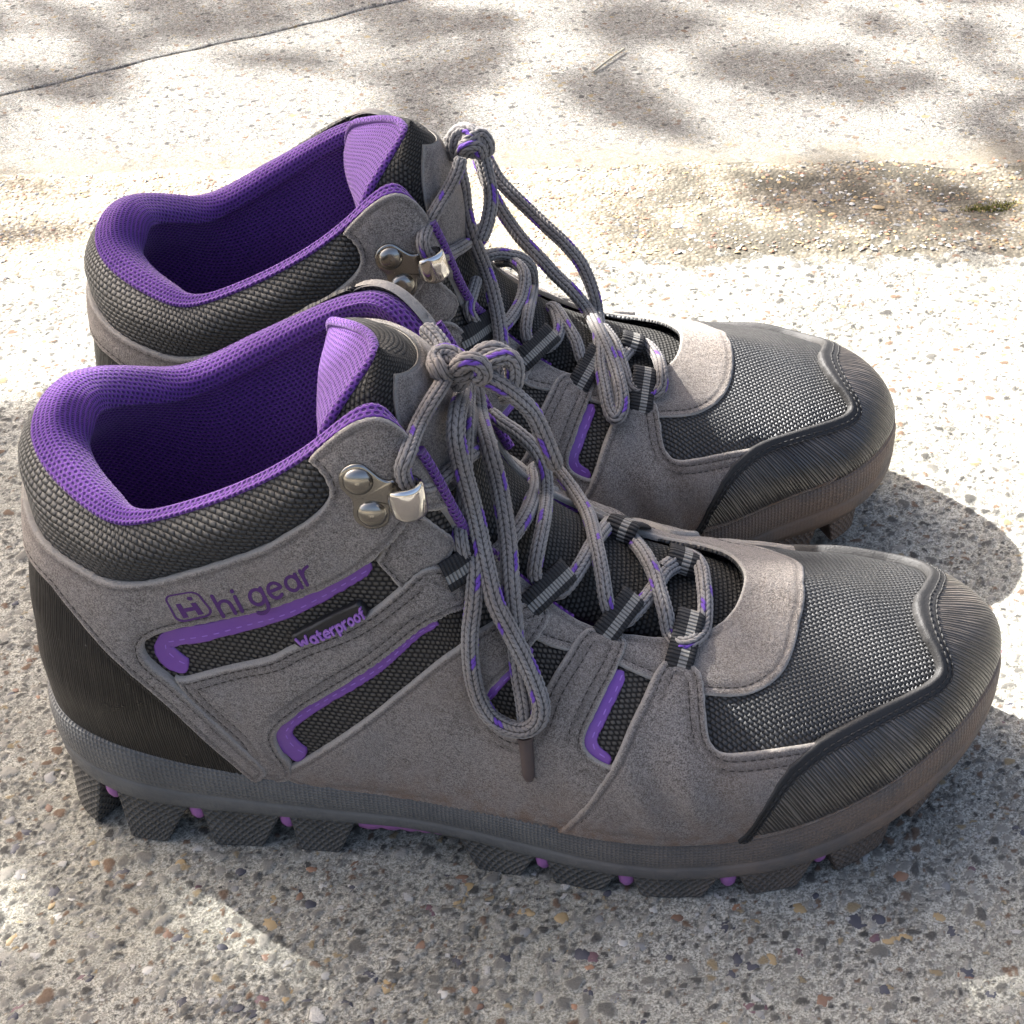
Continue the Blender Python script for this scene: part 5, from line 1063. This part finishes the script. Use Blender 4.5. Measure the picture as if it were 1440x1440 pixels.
# a few larger loose stones in the joint
for x,y,r,mi in ((191,333,3.2,5),(262,342,2.2,2),(275,336,1.6,5),(284,348,3.2,2),(255,356,1.4,0),(247,337,2.0,5),(222,330,1.8,3),(312,345,2.8,3),(296,335,1.4,2),(240,322,1.8,5),(165,325,1.7,5),(201,345,1.5,2),(272,352,1.6,5),(230,352,1.2,4),(322,330,2.0,5)): add_pebble(x,y,r*.72,mi,z=-1.5)
# moss tuft in the joint
acc=Acc();rm=np.random.default_rng(4)
for i in range(520):
    cx,cy=(332+rm.normal(0,6.0),346+rm.normal(0,1.8)) if i%3 else (341+rm.normal(0,3),349+rm.normal(0,2))
    h=rm.uniform(.5,1.7);a=rm.uniform(0,6.28);d=np.array([math.cos(a),math.sin(a),0]);t=d*rm.uniform(.3,1.4)+[0,0,h];p=np.array([cx,cy,-2.2]);w=np.array([-d[1],d[0],0])*.35
    acc.add(np.array([p-w,p+w,p+t]),np.array([[0,1,2]]))
ms=acc.build('moss',plain('moss_green',(.12,.115,.03),.9,.2,0,500,.1,.5),None,kind='stuff',smooth=False)
# dry twig and crumbs on the far slab
def twig(name,pts,r,mat,label):
    bb=Boot.__new__(Boot);bb.root=None;bb.o=lambda:(0,0,0)
    bb.mesh=lambda n_,V,F,m_,parent=None,**k:mesh(n_,V,F,m_,None,**k)
    o=bb.tube(name,catmull(np.array(pts,float),1.0),r,mat,None,7);o['label']=label;o['category']='twig';return o
twig('twig',[(146.7,502.4,.5),(153.8,514.2,1.3),(163.6,531,1.6)],.6,plain('dry_straw',(.42,.38,.29),.8,.2),'pale dry twig lying on the sunlit paving behind the boots')
# ------------------------------------------------------------------ the tree overhead, out of frame: its leaves dapple the light
def shade_density(X,Y):
    """how leafy the crown is along the sun's rays that meet the ground at X,Y (mm)"""
    g=lambda cx,cy,rx,ry:np.exp(-(((X-cx)/rx)**2+((Y-cy)/ry)**2))
    edge=95-55*np.tanh((X-120)/120)-125/(1+np.exp(-(X-262)/9))      # the crown ends here: sun beyond it
    d=1/(1+np.exp((Y-edge)/9))*.95
    d=np.maximum(d,.9*g(-110,150,75,60))
    d*=1-np.minimum(1,1.25*g(80,-76,26,24)+1.2*g(176,-76,38,20)+1.15*g(290,-74,46,20)+.7*g(-24,2,34,28)+.2*g(5,-60,60,26)+.5*g(235,-85,40,20))
    r=np.random.default_rng(77);bg=0*X
    for _ in range(46):
        cx,cy,rx,ry,am=r.uniform(-280,460),r.uniform(440,690),r.uniform(22,60),r.uniform(14,36),r.uniform(.25,.6);bg=np.maximum(bg,am*g(cx,cy,rx,ry))
    bg=np.maximum(bg,.42*g(-150,590,130,60));bg=np.maximum(bg,.45*g(230,490,170,60))*(1-.8*g(-20,470,80,50))
    for cx,cy,rx,ry,am in ((300,355,110,24,.8),(240,352,40,12,.6),(150,352,22,7,.5),(175,330,40,6,.45),(-158,400,34,26,.6),(-132,338,26,9,.6),(-95,318,30,6,.5),(-60,330,20,5,.4),(380,440,60,50,.35),(345,300,60,14,.3)): bg=np.maximum(bg,am*g(cx,cy,rx,ry))
    d=np.maximum(d,bg)
    return -np.log(1-.985*np.clip(d,0,1))/4.3
rl=np.random.default_rng(21);N0=26000
X=rl.uniform(-500,900,N0);Y=rl.uniform(-500,1100,N0);keep=rl.uniform(0,1,N0)<shade_density(X,Y);X,Y=X[keep],Y[keep];n=len(X)
t=rl.uniform(2300,3100,n);sd=np.array(SUNDIR);C=np.stack([X,Y,0*X],1)+t[:,None]*sd
a=rl.normal(size=(n,3));a/=np.linalg.norm(a,axis=1,keepdims=True);e=rl.normal(size=(n,3));bb=np.cross(a,e);bb/=np.linalg.norm(bb,axis=1,keepdims=True);nn=np.cross(a,bb)
Ls=rl.uniform(26,40,n)[:,None];prof=[(-1,0,0),(-.45,.42,.05),(.25,.45,.08),(1,0,-.1),(.25,-.45,.08),(-.45,-.42,.05)]
V=np.stack([C+a*Ls*p+bb*Ls*q+nn*Ls*s_ for p,q,s_ in prof],1).reshape(-1,3)
F=(np.arange(n)*6)[:,None]
nbm=NB('leaf');fol=mesh('foliage',V,[np.concatenate([F+np.array([[0,1,5]]),]),np.concatenate([F+np.array([[1,2,4,5]])]),np.concatenate([F+np.array([[2,3,4]])])],nbm.done((.055,.09,.025),.6,None,.3),kind='stuff',smooth=False)
